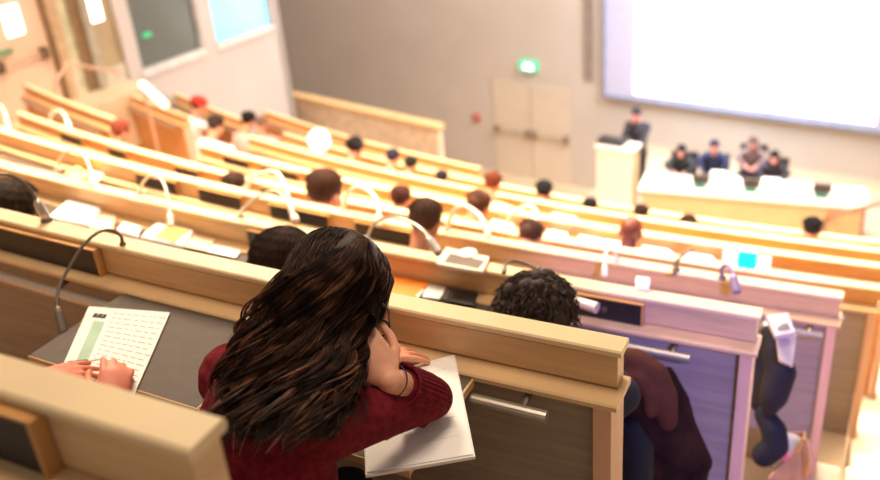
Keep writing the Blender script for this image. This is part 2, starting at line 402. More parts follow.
def stage_item(name, t, d, w, h, dep, m, label, cat, group=None, z=-6.057):
    o = wallbox(T0, TD, TN, t, t + w, z, z + h, d, d + dep).build(name, m, bevel=.01)
    tag(o, label, cat, group); return o
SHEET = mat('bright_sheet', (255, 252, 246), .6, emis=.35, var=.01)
for i, (t, w, h, lb) in enumerate(((.05, .35, .16, 'white folded card at the podium end of the stage table'), (1.0, .24, .3, 'white upright name card before the man in the blue suit'),
        (1.26, .18, .22, 'low white name card beside the taller one, before the suited man'), (1.74, .26, .25, 'white card before the dark haired panel member'),
        (2.02, .42, .22, 'wide white card between the dark haired panelist and the dark monitor'), (2.72, .4, .2, 'white card at the aisle end of the stage table'))):
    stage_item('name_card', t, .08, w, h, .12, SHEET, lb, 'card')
TEAL = mat('teal_glass', (70, 130, 116), .35)
for t, lb in ((.72, 'dark monitor with a teal base in front of the seated person in black'), (1.46, 'dark monitor with a teal base in the middle of the stage table'), (2.45, 'dark monitor with a teal base near the aisle end of the stage table')):
    e = empty('table_monitor', T0 + TD * t + Vector((0, 0, -6.06))); of = e.location.copy()
    wallbox(T0, TD, TN, t, t + .26, -6.0, -5.86, .22, .26).build('screen', mat('mon_dark', (92, 74, 70), .5), e, org=of)
    wallbox(T0, TD, TN, t + .03, t + .22, -6.057, -6.0, .15, .3).build('base', TEAL, e, org=of)
    tag(e, lb, 'monitor')
# handrail by the stage
hr = empty('handrail', (6.0, 10.9, -6.75)); of = hr.location.copy()
p0 = cam(826, 217, 13.2); p1 = cam(893, 200, 12.0)
MB().tube([p0, p1], .03, 8).build('rail', mat('rail_pink', (190, 140, 120), .4, .3), hr, org=of)
MB().tube([p0, Vector((p0.x, p0.y, -6.749))], .025, 8).build('post', MATS['rail_pink'], hr, org=of)
pm = p0.lerp(p1, .6); MB().tube([pm, Vector((pm.x, pm.y, -6.749))], .025, 8).build('post', MATS['rail_pink'], hr, org=of)
tag(hr, 'slanting metal handrail beside the aisle end of the stage table', 'handrail')
# guard rail near the left door
hr = empty('guard_rail', L0 + LD * .9 + Vector((0, 0, -3.46))); of = hr.location.copy()
q = [cam(x, y, d) for x, y, d in ((52, 104, 10.6), (58, 78, 10.6), (68, 63, 10.7), (92, 68, 11.0), (118, 72, 11.6))]
MB().tube(q, .022, 8).build('rail', mat('rail_peach', (222, 184, 160), .4, .2), hr, org=of)
MB().tube([cam(72, 64, 10.75), cam(79, 98, 10.75)], .022, 8).build('post', MATS['rail_peach'], hr, org=of)
tag(hr, 'peach coloured tube guard rail in front of the tan door jamb', 'railing')
rod = MB().tube([cam(142, 84, 10.5), cam(165, 105, 10.2)], .045, 10).build('light_bar', mat('white_glow', (255, 246, 224), .4, emis=1.5, var=0))  # white handrail tube; the light falling on it is put in as glow
tag(rod, 'glowing white slanting bar on the handrail under the booth', 'light')
post = MB().tube([cam(142, 84, 10.5) - Vector((0, 0, .02)), cam(142, 84, 10.5) - Vector((0, 0, 1.2))], .02, 8).build('rail_post', MATS['rail_peach'], rod)
post.parent = rod
# ---------------------------------------------------------------- gooseneck microphones
def bez(pts, n=26):
    pts = [Vector(p) for p in pts]; out = []
    m = len(pts)
    for i in range(m - 1):
        p0 = pts[max(i - 1, 0)]; p1 = pts[i]; p2 = pts[i + 1]; p3 = pts[min(i + 2, m - 1)]
        k = max(2, n // (m - 1))
        for j in range(k + (1 if i == m - 2 else 0)):
            t = j / k
            out.append(.5 * ((2 * p1) + (p2 - p0) * t + (2 * p0 - 5 * p1 + 4 * p2 - p3) * t * t + (3 * p1 - p0 - 3 * p2 + p3) * t ** 3))
    return out
def goose(key, pix, label, m=None, stem=.0045, head=.011, hl=.055, d0=None, headm=None, br=.02, sleeve=0):
    """pix: image points of the neck from the socket on the cap to the microphone's tip; depths run from the cap's to the desk side's"""
    m = m or WSTEEL; R = rk(key); Z = zk(key)
    b = onz(pix[0][0], pix[0][1], Z); c = MR.transposed() @ b; dp = c.z
    pts = [b + Vector((0, 0, .004))]; n = len(pix)
    for i, (x, y) in enumerate(pix[1:], 1):
        pts.append(cam(x, y, dp - (.30 * (i / (n - 1))) * (1 if d0 is None else d0)))
    root = empty('gooseneck_microphone', b); of = b.copy()
    MB().lathe([(br, .001), (br, .006), (br * .5, .012), (br * .4, .022)], b, 14).build('base', m, root, org=of, smooth=True)
    path = bez(pts)
    if sleeve: MB().tube([b + Vector((0, 0, .002)), path[2], path[4], path[5]], [head, head, head * .95, stem], 14).build('sleeve', headm or m, root, org=of, smooth=True)
    tip = path[-1]; L = 0; i = len(path) - 1
    while i > 1 and L < hl: L += (path[i] - path[i - 1]).length; i -= 1
    MB().tube(path[:i + 2], stem, 8).build('neck', m, root, org=of, smooth=True)
    d = (tip - path[i]).normalized(); s = tip - d * hl
    MB().tube([s - d * .008, s, s + d * .01, tip - d * .006, tip], [stem, head * .75, head, head, head * .8], 14).build('capsule', headm or m, root, org=of)
    tag(root, label, 'microphone'); return root
goose('B', [(123, 245), (121, 236), (110, 230), (97, 233), (82, 247), (69, 268), (60, 285), (57, 305), (64, 334)], 'thin bronze gooseneck microphone bending down beside the printed form', DSTEEL, stem=.0046, head=.0125, hl=.07, d0=.55, br=.009)
goose('B', [(47, 221), (38, 203), (30, 189), (17, 178), (0, 174), (-22, 180), (-40, 205)], 'grey gooseneck with a thick base sleeve standing on the second row', DSTEEL, stem=.005, head=.014, hl=.06, d0=.45, headm=STEEL, br=.018, sleeve=1)
goose('C', [(141, 193), (143, 182), (153, 175), (163, 182), (168, 200), (171, 227)], 'pale gooseneck microphone arched above the pad with the yellow tab', None, .006, .014, .06)
goose('C', [(58, 170), (60, 158), (70, 150), (82, 154), (89, 166), (92, 186)], 'pale gooseneck microphone over the yellow folder', None, .006, .013, .06)
goose('C', [(241, 216), (243, 208), (262, 194), (278, 192), (288, 204), (296, 222)], 'thin gooseneck microphone with a round pale capsule over the ponytail head', None, .006, .017, .04)
goose('D', [(246, 189), (252, 178), (266, 172), (278, 174), (286, 190), (292, 214)], 'thick white gooseneck microphone behind the thin one over the ponytail head', None, .012, .014, .06)
goose('D', [(343, 209), (347, 195), (357, 187), (370, 192), (378, 205), (379, 226)], 'wide white gooseneck arch beside the round brown head', None, .012, .016, .06)
goose('C', [(366, 241), (374, 224), (392, 217), (410, 222), (424, 232), (439, 254)], 'gooseneck microphone leaning in front of the short haired brown head', STEEL, .006, .015, .08)
goose('D', [(447, 230), (452, 214), (462, 206), (474, 211), (482, 220), (489, 238)], 'white gooseneck arch next to the white tablet stand', None, .012, .014, .05)
goose('C', [(538, 272), (528, 265), (514, 261), (506, 264), (504, 273)], 'small dark gooseneck microphone above the curly black hair', DSTEEL, .006, .009, .03, .5)
goose('D', [(616, 260), (614, 252), (608, 250), (605, 258), (605, 277)], 'small pale gooseneck microphone at the middle of the fourth row', None, .007, .014, .05, .4)
goose('D', [(676, 270), (676, 262), (684, 254), (692, 250), (680, 258), (674, 276)], 'small bronze gooseneck microphone below the pile of white sheets', DSTEEL, .007, .010, .04, .3)
goose('D', [(722, 278), (722, 268), (728, 266), (733, 276), (737, 293)], 'violet grey gooseneck microphone beside the cyan folder', mat('violet_metal', (150, 130, 160), .4, .3), .010, .02, .08, .5)
goose('E', [(50, 122), (52, 113), (60, 111), (66, 118), (70, 130)], 'pale gooseneck arch at the far end of the fifth row', None, .014, .02, .1, .5)
goose('E', [(-14, 108), (-6, 104), (2, 108), (6, 118), (9, 134)], 'pale gooseneck microphone at the frame edge in front of the peach door', None, .016, .024, .12, .5)
goose('E', [(508, 226), (512, 214), (528, 206), (536, 212), (536, 222)], 'pale gooseneck arch before the arm in brown on the sixth row', None, .012, .015, .05, .5)
# ---------------------------------------------------------------- papers, pads and things on the desks
def on_desk(key, px, name, m, label, cat, th=.006, lift=.0, bevel=0, group=None):
    z = zk(key) - .103 + max(lift, 0); R0 = rk(key) + .07
    q = [onz(x, y, z) for x, y in px]
    q = [p if rad(p) > R0 else pol(R0, ang(p), z) for p in q]
    if (q[0] - q[3]).length < .05 or (q[1] - q[2]).length < .05: q[2] = pol(max(rad(q[2]), R0 + .12), ang(q[2]), z); q[3] = pol(max(rad(q[3]), R0 + .12), ang(q[3]), z)
    mb = MB().hull8(q, [p + Vector((0, 0, th)) for p in q])
    o = mb.build(name, m, org=sum(q, Vector()) / len(q), bevel=bevel); tag(o, label, cat, group); return o
PADP = empty('paper_pad', onz(420, 420, -1.222)); of = PADP.location.copy()
z = -1.2215
def quad(px, z0, z1):
    q = [onz(x, y, z0) for x, y in px]; return MB().hull8(q, [Vector((p.x, p.y, z1)) for p in q])
quad([(361, 382), (455, 357), (475.5, 459), (366, 478)], -1.2235, -1.2165).build('lower_sheets', PAPER, PADP, org=of)
quad([(363, 381), (454, 355.5), (473, 455), (367, 473)], -1.2165, -1.2135).build('top_sheet', mat('pad_white', (250, 244, 238), .7, var=.01), PADP, org=of)
ln = MB()
for i in range(9):
    y0 = 366 + i * 9.5; q = [(410 + i * .6, y0 + 2), (444 + i * 1.9, y0 - 7), (444 + i * 1.9, y0 - 6.6), (410 + i * .6, y0 + 2.4)]
    qq = [onz(x, y, -1.2133) for x, y in q]; ln.hull8(qq, [p + Vector((0, 0, .0002)) for p in qq])
ln.build('handwriting', mat('faint_ink', (232, 224, 222), .8), PADP, org=of)
tag(PADP, 'white paper pad under the elbow of the woman in maroon', 'paper pad')
FORM = empty('printed_form', onz(115, 345, -1.215)); of = FORM.location.copy()
fz = -1.2185
quad([(89, 307), (170, 313), (134, 396), (62, 368)], fz - .002, fz).build('sheet', PAPER, FORM, org=of)
def uv(u, v):        # u across, v down the form
    a = Vector((89, 307)).lerp(Vector((170, 313)), u); b = Vector((62, 368)).lerp(Vector((134, 396)), u); p = a.lerp(b, v); return (p.x, p.y)
quad([uv(.13, .2), uv(.27, .2), uv(.27, .85), uv(.13, .85)], fz, fz + .0004).build('green_bar', mat('pale_green', (164, 190, 168), .7), FORM, org=of)
t = MB()
for (u, w) in ((.10, .045), (.155, .05), (.215, .04)):
    q = [onz(*uv(a, b), fz) for a, b in ((u, .09), (u + w, .085), (u + w, .15), (u - .01, .155))]; t.hull8(q, [p + Vector((0, 0, .0005)) for p in q])
t.build('logo', mat('ink', (60, 56, 60), .8), FORM, org=of)
t = MB()
rnd = random.Random(3)
for i in range(13):
    v = .06 + i * .065; u = .33
    while u < .93:
        w = rnd.uniform(.03, .1)
        q = [onz(*uv(a, b), fz) for a, b in ((u, v), (u + w, v), (u + w, v + .010), (u, v + .010))]; t.hull8(q, [p + Vector((0, 0, .0003)) for p in q]); u += w + .025
t.build('text_lines', mat('ink_soft', (158, 148, 148), .8), FORM, org=of)
tag(FORM, 'printed form with a green bar and dark logo, being written on', 'paper')
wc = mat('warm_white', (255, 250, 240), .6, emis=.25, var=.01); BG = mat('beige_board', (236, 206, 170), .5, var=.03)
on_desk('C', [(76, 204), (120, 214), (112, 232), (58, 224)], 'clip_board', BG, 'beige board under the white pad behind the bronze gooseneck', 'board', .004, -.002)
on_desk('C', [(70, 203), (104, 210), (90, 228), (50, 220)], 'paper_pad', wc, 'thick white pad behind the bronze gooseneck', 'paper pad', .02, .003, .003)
on_desk('C', [(62, 211), (72, 201), (74, 202), (65, 212)], 'pen', BLACK, 'black pen standing at the rim of the thick white pad', 'pen', .006, .01)
on_desk('C', [(160, 226), (218, 238), (208, 252), (150, 240)], 'clip_board', BG, 'beige board under the white pad with a yellow tab', 'board', .004, -.002)
on_desk('C', [(160, 225), (197, 232), (183, 249), (142, 240)], 'paper_pad', wc, 'white pad with a yellow tab lying on its beige board', 'paper pad', .02, .003, .003)
on_desk('C', [(168, 226), (190, 231), (188, 234), (167, 229)], 'sticky_note', mat('yellow', (252, 214, 100), .6), 'yellow tab on the rim of the white pad', 'note', .004, .024)
on_desk('C', [(124, 225), (142, 230), (138, 239), (118, 233)], 'white_cloth', wc, 'crumpled white tissue between the two boards', 'tissue', .018, 0, .006)
on_desk('C', [(214, 246), (240, 252), (236, 258), (208, 252)], 'paper_sheet', wc, 'narrow white sheet near the ponytail head', 'paper', .004)
on_desk('D', [(92, 172), (106, 168), (112, 172), (96, 184)], 'paper_pad', wc, 'pair of white sheets beside the yellow folder', 'paper', .012, 0)
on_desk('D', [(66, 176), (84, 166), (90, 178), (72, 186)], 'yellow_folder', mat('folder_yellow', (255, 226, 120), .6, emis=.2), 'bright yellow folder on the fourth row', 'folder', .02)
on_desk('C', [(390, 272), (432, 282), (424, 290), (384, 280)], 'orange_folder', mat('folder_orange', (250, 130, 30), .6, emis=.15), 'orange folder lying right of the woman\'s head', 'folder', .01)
on_desk('C', [(386, 282), (424, 290), (418, 298), (380, 290)], 'paper_sheet', wc, 'cream sheet below the orange folder', 'paper', .004, .004)
on_desk('C', [(428, 286), (446, 288), (440, 300), (422, 298)], 'paper_sheet', PAPER, 'small white sheet next to the dark phone on the third row', 'paper', .006, .002)
on_desk('C', [(447, 289), (478, 295), (474, 308), (442, 302)], 'dark_notebook', BLACK, 'dark notebook left of the curly head', 'notebook', .012, 0, .003)
# tablet on the cap of the third row
tb = empty('white_tablet', onz(462, 263, -1.60)); of = tb.location.copy()
quad([(446, 250), (490, 260), (483, 275), (436, 267)], -1.603, -1.588).build('case', mat('case_white', (240, 226, 206), .5), tb, org=of, bevel=.004)
quad([(450, 253.5), (485, 261), (478, 269), (444, 262)], -1.588, -1.5865).build('display', mat('disp_brown', (120, 106, 92), .4), tb, org=of)
tag(tb, 'white framed tablet with a grey display on the cap of the third row', 'tablet')
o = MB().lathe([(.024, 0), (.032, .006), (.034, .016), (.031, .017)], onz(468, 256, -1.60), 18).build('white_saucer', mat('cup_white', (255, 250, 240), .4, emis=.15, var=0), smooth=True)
tag(o, 'small round white saucer beside the white framed tablet', 'saucer')
o = MB().tube([onz(575, 301, -1.62), onz(597, 308, -1.62)], [.016, .019], 14).build('white_marker', WSTEEL); tag(o, 'short white cylinder lying before the black board right of the curly head', 'marker')
o = quad([(636, 283), (650, 285), (649, 291), (635, 289)], -1.605, -1.575).build('white_box', wc, bevel=.004); tag(o, 'small white box on the cap above the black board', 'box')
# control tablet on a flap at the aisle
ct = empty('control_tablet', cam(783, 326, 3.55)); of = ct.location.copy()
def cq(px, dn, df=None):
    q = [cam(x, y, d) for (x, y), d in zip(px, dn)]; n = (q[1] - q[0]).cross(q[3] - q[0]).normalized()
    if n.dot(q[0]) > 0: n = -n
    return q, n
q, n = cq([(766, 315), (788, 312), (796, 332), (776, 336)], (3.5, 3.52, 3.42, 3.40))
MB().hull8([p - n * .02 for p in q], q).build('case', mat('case_grey', (196, 184, 190), .5), ct, org=of, bevel=.004)
q, n = cq([(773, 318.5), (785, 317), (790, 329), (778, 331)], (3.5, 3.51, 3.43, 3.425)); MB().hull8([p + n * .001 for p in q], [p + n * .003 for p in q]).build('display', mat('disp_dark', (60, 52, 58), .3), ct, org=of)
tag(ct, 'grey rimmed control tablet with a dark display tilted at the aisle end', 'tablet')
q, n = cq([(776, 337), (797, 333), (793, 366), (779, 360)], (3.48, 3.48, 3.40, 3.40))
o = MB().hull8([p - n * .012 for p in q], q).build('folding_desk', mat('flap_beige', (206, 186, 170), .5), bevel=.003); tag(o, 'beige folding desk leaf hanging down below the control tablet', 'desk leaf')
q, n = cq([(763, 322), (768, 320), (785, 370), (780, 376)], (3.78, 3.78, 3.62, 3.62))
o = MB().hull8([p - n * .004 for p in q], q).build('paper_sheet', PAPER); tag(o, 'white sheet hanging over the black bag at the aisle', 'paper')
# bright sheets farther down
for key, px, lb in (('F', [(494, 221), (516, 224), (514, 236), (492, 232)], 'round heap of white paper right of the brown head with red hair above'),
                    ('F', [(548, 232), (568, 236), (566, 246), (546, 242)], 'blown out white sheet before the brown sleeve'),
                    ('F', [(580, 236), (604, 240), (606, 252), (584, 250)], 'blown out white sheet left of the bald head'),
                    ('F', [(606, 240), (624, 243), (622, 252), (604, 250)], 'grey white sheet touching the bald head'),
                    ('F', [(648, 238), (676, 240), (674, 258), (646, 254)], 'large white sheet right of the bald head'),
                    ('F', [(692, 244), (718, 247), (716, 266), (688, 262)], 'large white sheet left of the cyan folder'),
                    ('E', [(516, 240), (546, 244), (544, 250), (514, 246)], 'pale grey sheet above the small dark gooseneck'),
                    ('E', [(340, 168), (364, 174), (362, 181), (338, 175)], 'white sheet behind the round brown head'),
                    ('H', [(640, 216), (672, 222), (668, 230), (636, 224)], 'white papers on the eighth row below the podium'),
                    ('H', [(716, 226), (742, 230), (740, 240), (714, 236)], 'white papers on the eighth row below the suited man'),
                    ('H', [(754, 230), (792, 236), (790, 246), (752, 240)], 'white papers on the eighth row below the dark haired panelist'),
                    ('H', [(818, 236), (868, 248), (864, 258), (812, 246)], 'wide white papers at the aisle end of the eighth row'),
                    ('G', [(560, 208), (584, 212), (582, 218), (558, 214)], 'cream sheet in front of the dark figure on the eighth row'),
                    ):
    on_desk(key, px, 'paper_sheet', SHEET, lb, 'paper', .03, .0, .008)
def upright(key, x0, x1, y, h, name, m, label, cat):
    z = zk(key) + .001; a = onz(x0, y, z); b = onz(x1, y + (x1 - x0) * .13, z); c = (a + b) / 2; out = Vector((c.x - CX, c.y - CY, 0)).normalized() * .016; ln = out.normalized() * -.018 + Vector((0, 0, h))
    o = MB().hull8([a, b, b + out, a + out], [a + ln, b + ln, b + ln + out * .5, a + ln + out * .5]).build(name, m, org=c, bevel=.002); tag(o, label, cat)
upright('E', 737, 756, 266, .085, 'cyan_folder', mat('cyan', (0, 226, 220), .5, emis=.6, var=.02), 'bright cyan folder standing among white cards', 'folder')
upright('E', 722, 735, 264, .08, 'white_card', SHEET, 'white card standing at the podium side of the cyan folder', 'card')
upright('E', 758, 770, 269, .075, 'white_card', SHEET, 'white card standing at the aisle side of the cyan folder', 'card')
# ---------------------------------------------------------------- people
def rotbasis(f, u):
    """columns: right, forward, up"""
    f = Vector(f).normalized(); u = Vector(u); r = f.cross(u).normalized(); u = r.cross(f).normalized()
    return Matrix(((r.x, f.x, u.x), (r.y, f.y, u.y), (r.z, f.z, u.z)))
def head_mesh(mb, c, B, s=1.0, fine=True):
    """a head with a face around centre c; B columns right / forward / up"""
    def P(x, y, z): return c + B @ Vector((x * s, y * s, z * s))
    mb.ball(P(0, -.012, .03), .074 * s, .094 * s, .082 * s, B, 18, 14)
    mb.ball(P(0, .022, -.03), .058 * s, .068 * s, .078 * s, B, 16, 12)
    mb.ball(P(0, .055, -.085), .026 * s, .026 * s, .024 * s, B)
    mb.ball(P(0, .088, -.018), .011 * s, .018 * s, .026 * s, B); mb.ball(P(0, .100, -.034), .014 * s, .013 * s, .010 * s, B)
    for sx in (-1, 1):
        mb.ball(P(sx * .075, -.008, -.012), .010 * s, .020 * s, .032 * s, B)
        mb.ball(P(sx * .035, .062, -.02), .022 * s, .018 * s, .020 * s, B)
        mb.ball(P(sx * .030, .078, .022), .022 * s, .010 * s, .008 * s, B)
    if fine:
        mb.ball(P(0, .086, -.057), .022 * s, .010 * s, .006 * s, B); mb.ball(P(0, .084, -.066), .018 * s, .010 * s, .007 * s, B)
def eyes(c, B, s, parent, of):
    e = MB()
    for sx in (-1, 1): e.ball(c + B @ Vector((sx * .031 * s, .078 * s, .004 * s)), .011 * s, .008 * s, .009 * s, B, 10, 8)
    e.build('eyes', mat('eye', (70, 50, 44), .2), parent, org=of, smooth=True)
def hand_mesh(mb, w, d, side, n, curl=.6, s=1.0, thumb=1):
    """hand from wrist w along d; n = back-of-hand normal; side = direction of the thumb edge"""
    d = Vector(d).normalized(); n = Vector(n); n = (n - d * n.dot(d)).normalized(); sd = Vector(side); sd = (sd - d * sd.dot(d) - n * sd.dot(n)).normalized()
    B = Matrix(((sd.x, d.x, n.x), (sd.y, d.y, n.y), (sd.z, d.z, n.z)))
    pc = w + d * .048 * s
    mb.ball(pc, .041 * s, .052 * s, .016 * s, B, 16, 12); mb.ball(w + d * .02 * s, .028 * s, .03 * s, .019 * s, B, 14, 10)
    L = (.072, .080, .076, .060)
    for i in range(4):
        x = (.030 - i * .0195) * s; root = w + sd * x + d * (.082 - abs(i - 1.3) * .005) * s + n * .002
        spread = (1.3 - i) * .09; a = curl * (.35 + .08 * i); p = root - d * .02 * s; q = root
        mb.cap(p, q, .0095 * s, .0092 * s, 10); bend = 0
        for j, fr in enumerate((.45, .32, .23)):
            bend += a * (1, 1.15, .8)[j]
            dd = (d * math.cos(bend) - n * math.sin(bend) + sd * spread * math.cos(bend)).normalized()
            q2 = q + dd * L[i] * fr * s; r0 = (.0092, .0085, .0078)[j] * s; mb.cap(q, q2, r0, r0 * .92, 10); q = q2
    if thumb:
        p = w + sd * .022 * s + d * .022 * s; q = p + (sd * .75 + d * .55 - n * .35).normalized() * .036 * s
        mb.cap(p, q, .014 * s, .0115 * s, 10); q2 = q + (sd * .35 + d * .9 - n * .4).normalized() * .030 * s; mb.cap(q, q2, .0108 * s, .0098 * s, 10)
        q3 = q2 + (d * .95 - n * .35).normalized() * .022 * s; mb.cap(q2, q3, .0098 * s, .0085 * s, 10)
def hair_strands(mb, c, B, s, length, n, rs, spread=.01, thick=.0016, wav=.004, seed=1):
    rn = random.Random(seed)
    for i in range(n):
        th = rn.uniform(0, 2 * PI); crown = c + B @ Vector((rn.uniform(-.02, .02), -.02 + rn.uniform(-.02, .02), .115)) * s
        side = Vector((math.cos(th), math.sin(th), 0)); pts = []
        back = side.y < .35
        Lm = length if back else min(length, .5)
        for j in range(9):
            f = j / 8 * Lm; phi = f * PI * .5 * 1.15
            rx = .089 + spread * rn.uniform(-.3, 1); ry = .108 + spread * rn.uniform(-.3, 1); rz = .094
            if phi < PI / 2: p = Vector((side.x * rx * math.sin(phi), side.y * ry * math.sin(phi) - .014, rz * math.cos(phi) + .03))
            else: p = Vector((side.x * rx, side.y * ry - .014, .03 - (phi - PI / 2) * .11))
            p += Vector((rn.uniform(-wav, wav), rn.uniform(-wav, wav), rn.uniform(-wav, wav)))
            pts.append(c + B @ (p * s))
        mb.tube(pts, [thick * s * (1 - .5 * k / 8) for k in range(9)], 4, cap=False)
HAIRC = {}
def hairmat(rgb):
    k = 'hair_%d_%d_%d' % rgb
    return mat(k, tuple(min(255, int(v * .92)) for v in rgb), .6, var=.22, scale=60, stretch=(1, 1, .2), spec=.2)
def person(label, hc, face, pitch, hair, shirt, skin=None, vox=.012, style='short', lean=.16, arms='desk', seatdz=-.72, scale=1.0, strands=220, group=None, trous=(50, 46, 56), hairlen=.75, standing=False, hat=None, floor=None, hr=.5, desk=.828):
    """a seated (or standing) figure; hc head centre, face heading in degrees from +Y clockwise, pitch > 0 looks down"""
    skin = skin or SKIN; s = scale; hc = Vector(hc)
    yaw = math.radians(face); fw = Vector((math.sin(yaw), math.cos(yaw), 0)); rt = Vector((fw.y, -fw.x, 0)); up = Vector((0, 0, 1))
    pt = math.radians(pitch); hf = fw * math.cos(pt) - up * math.sin(pt); hu = up * math.cos(pt) + fw * math.sin(pt); HB = rotbasis(hf, hu)
    neck = hc - hu * .10 * s - hf * .03 * s; nb = neck - up * .07 * s - fw * .035 * s
    if floor is None: floor = hc.z - 1.14
    if standing: pel = nb - up * .50 * s
    else:
        pel = nb - fw * min((.06 + lean * .6) * s, .80 - hr - .06); pel.z = floor + .535
    root = empty('person', pel); of = pel.copy()
    body = MB(); head_mesh(body, hc, HB, s, vox < .02)
    body.cap(hc - hu * .05 * s - hf * .02 * s, nb, .052 * s, .058 * s)
    chest = nb.lerp(pel, .36); TB = rotbasis(fw, (nb - pel).normalized())
    body.ball(chest, .155 * s, .10 * s, .20 * s, TB); body.ball(pel + up * .06 * s, .15 * s, .11 * s, .16 * s, TB)
    shirtm = MB(); shirtm.ball(chest, .172 * s, .118 * s, .215 * s, TB); shirtm.ball(nb.lerp(pel, .72), .158 * s, .122 * s, .20 * s, TB); shirtm.cap(nb + up * .0 + rt * .12 * s - up * .05 * s, nb - rt * .12 * s - up * .05 * s, .064 * s, .064 * s)
    for sg in (-1, 1):
        sh = nb + rt * sg * .165 * s - up * .055 * s
        nrm = up if arms != 'chin' else -fw; sid = rt * -sg; curl = .7; hd = None
        if arms == 'desk':
            m = max(.1, min(1, (hr + .06 * s - .15) / (.49 * s)))
            el = sh + fw * .15 * s * m - up * .03 * s + rt * sg * .07 * s; el.z = max(el.z, floor + desk + .078 * s)
            wr = el + fw * .17 * s * m + rt * (-sg) * .13 * s; wr.z = floor + desk + .052 * s
        elif arms[0] == 'custom':
            el, wr, tip, nrm, sid, curl = arms[1][0 if sg > 0 else 1]; hd = (tip - wr).normalized()
        elif arms == 'down':
            el = sh - up * .28 * s + rt * sg * .03 * s; wr = el - up * .22 * s + fw * .08 * s
        elif arms == 'chin':
            el = sh + fw * .22 * s - up * .22 * s
            wr = (hc + rt * sg * .06 * s - hu * .14 * s + fw * .06 * s) if sg > 0 else el + fw * .2 * s - rt * sg * .1 * s
        body.cap(sh, el, .045 * s, .036 * s); body.cap(el, wr, .036 * s, .025 * s)
        hd = hd or (wr - el).normalized(); hand_mesh(body, wr, hd, sid, nrm, curl, s)
        shirtm.cap(sh, el, .062 * s, .050 * s); shirtm.cap(el, el.lerp(wr, .92), .050 * s, .034 * s)
    tr = MB()
    for sg in (-1, 1):
        hip = pel + rt * sg * .09 * s
        if standing: kn = hip - up * .42 * s + fw * .02; an = kn - up * .40 * s
        else: kn = hip + fw * min(.40, max(.12, .80 - .36)) + up * .01; an = Vector((kn.x, kn.y, floor + .095))
        body.cap(hip, kn, .07 * s, .05 * s); body.cap(kn, an, .048 * s, .034 * s); body.cap(an - up * .02 * s, an + fw * .14 * s - up * .04 * s, .034 * s, .03 * s)
        tr.cap(hip, kn, .09 * s, .066 * s); tr.cap(kn, an, .064 * s, .048 * s)
    tr.ball(pel, .165 * s, .13 * s, .12 * s, TB)
    body.build('body', skin, root, org=of, remesh=vox)
    shirtm.build('shirt', shirt if isinstance(shirt, bpy.types.Material) else mat('cloth_%d_%d_%d' % shirt, shirt, .85, var=.08, scale=20), root, org=of, remesh=vox)
    tr.build('trousers', mat('cloth_%d_%d_%d' % trous, trous, .85, var=.08, scale=20), root, org=of, remesh=vox * 1.3)
    eyes(hc, HB, s, root, of)
    if style != 'bald':
        hm = hairmat(hair); hb = MB(); hb.ball(hc + HB @ Vector((0, -.018, .036)) * s, .084 * s, .100 * s, .088 * s, HB, 20, 14)
        if style == 'bun': hb.ball(hc + HB @ Vector((0, -.12, .05)) * s, .045 * s)
        if style == 'long': hb.cap(hc + HB @ Vector((0, -.05, 0)) * s, nb - fw * .06 * s - up * .10 * s, .082 * s, .09 * s)
        if style == 'curly':
            rn = random.Random(5)
            for i in range(46):
                v = Vector((rn.gauss(0, 1), rn.gauss(0, 1) - .4, rn.gauss(0, 1) + .5)).normalized()
                hb.ball(hc + HB @ Vector((v.x * .092, v.y * .105 - .016, v.z * .095 + .03)) * s, rn.uniform(.012, .022) * s, u=8, v=6)
        h = hb.build('hair', hm, root, org=of, remesh=max(.006, vox * .7))
        if strands:
            sb = MB(); hair_strands(sb, hc, HB, s, {'short': .72, 'bun': .7, 'long': 1.35, 'curly': .9}[style], strands, s, .012 if style != 'curly' else .025, .0022 if style != 'curly' else .003, .003 if style != 'curly' else .012)
            sb.build('hair_strands', hm, h)
            for v in h.children[0].data.vertices: v.co -= of
    if hat:
        hb = MB().ball(hc + HB @ Vector((0, -.01, .055)) * s, .098 * s, .112 * s, .078 * s, HB, 20, 14); hb.build('hat', hat, root, org=of, remesh=.01)
    tag(root, label, 'person', group); return root
def face_in(P): return math.degrees(math.atan2(CX - P.x, CY - P.y))
def seated(key, x, y, label, hair, shirt, dz=.2, **k):
    P = onz(x, y, zk(key) + dz); k['hr'] = rad(P) - rk(key); k['floor'] = zk(key) - PH; k.setdefault('pitch', 25)
    return person(label, P, face_in(P) + k.pop('turn', 0), k.pop('pitch'), hair, shirt, **k)
seated('C', 285, 266, 'seated person with smooth long brown hair behind the woman in maroon', (58, 36, 26), (90, 70, 60), style='long', vox=.008, strands=700, scale=1.08, dz=.17)
seated('C', 537, 322, 'seated person with curly black hair, only the crown showing over the second row', (70, 56, 50), (28, 26, 30), style='curly', vox=.008, strands=500, scale=1.12, dz=.15, turn=10)
seated('C', 12, 214, 'seated person with big dark brown hair at the frame edge, hand by the head', (66, 48, 34), (220, 190, 170), style='long', vox=.008, strands=500, scale=1.15, skin=HSKIN, dz=.17)
seated('D', -4, 178, 'seated person in white with a rosy face, cut by the frame edge', (214, 150, 120), (250, 244, 240), skin=HSKIN, scale=1.0, strands=80)
seated('E', 325, 194, 'seated person with a round dark brown head beside the wide white gooseneck arch', (84, 50, 34), (200, 180, 170), style='short', scale=1.3, dz=.2)
seated('D', 426, 222, 'seated man with cropped brown hair in front of the slim gooseneck', (92, 62, 46), (170, 120, 95), style='short', scale=.92, skin=mat('tan_skin', (190, 130, 100), .5, var=.05, scale=12), strands=200)
seated('E', 235, 189, 'seated person whose low dark crown shows left of the thick white gooseneck', (76, 50, 40), (210, 180, 150), scale=.9)
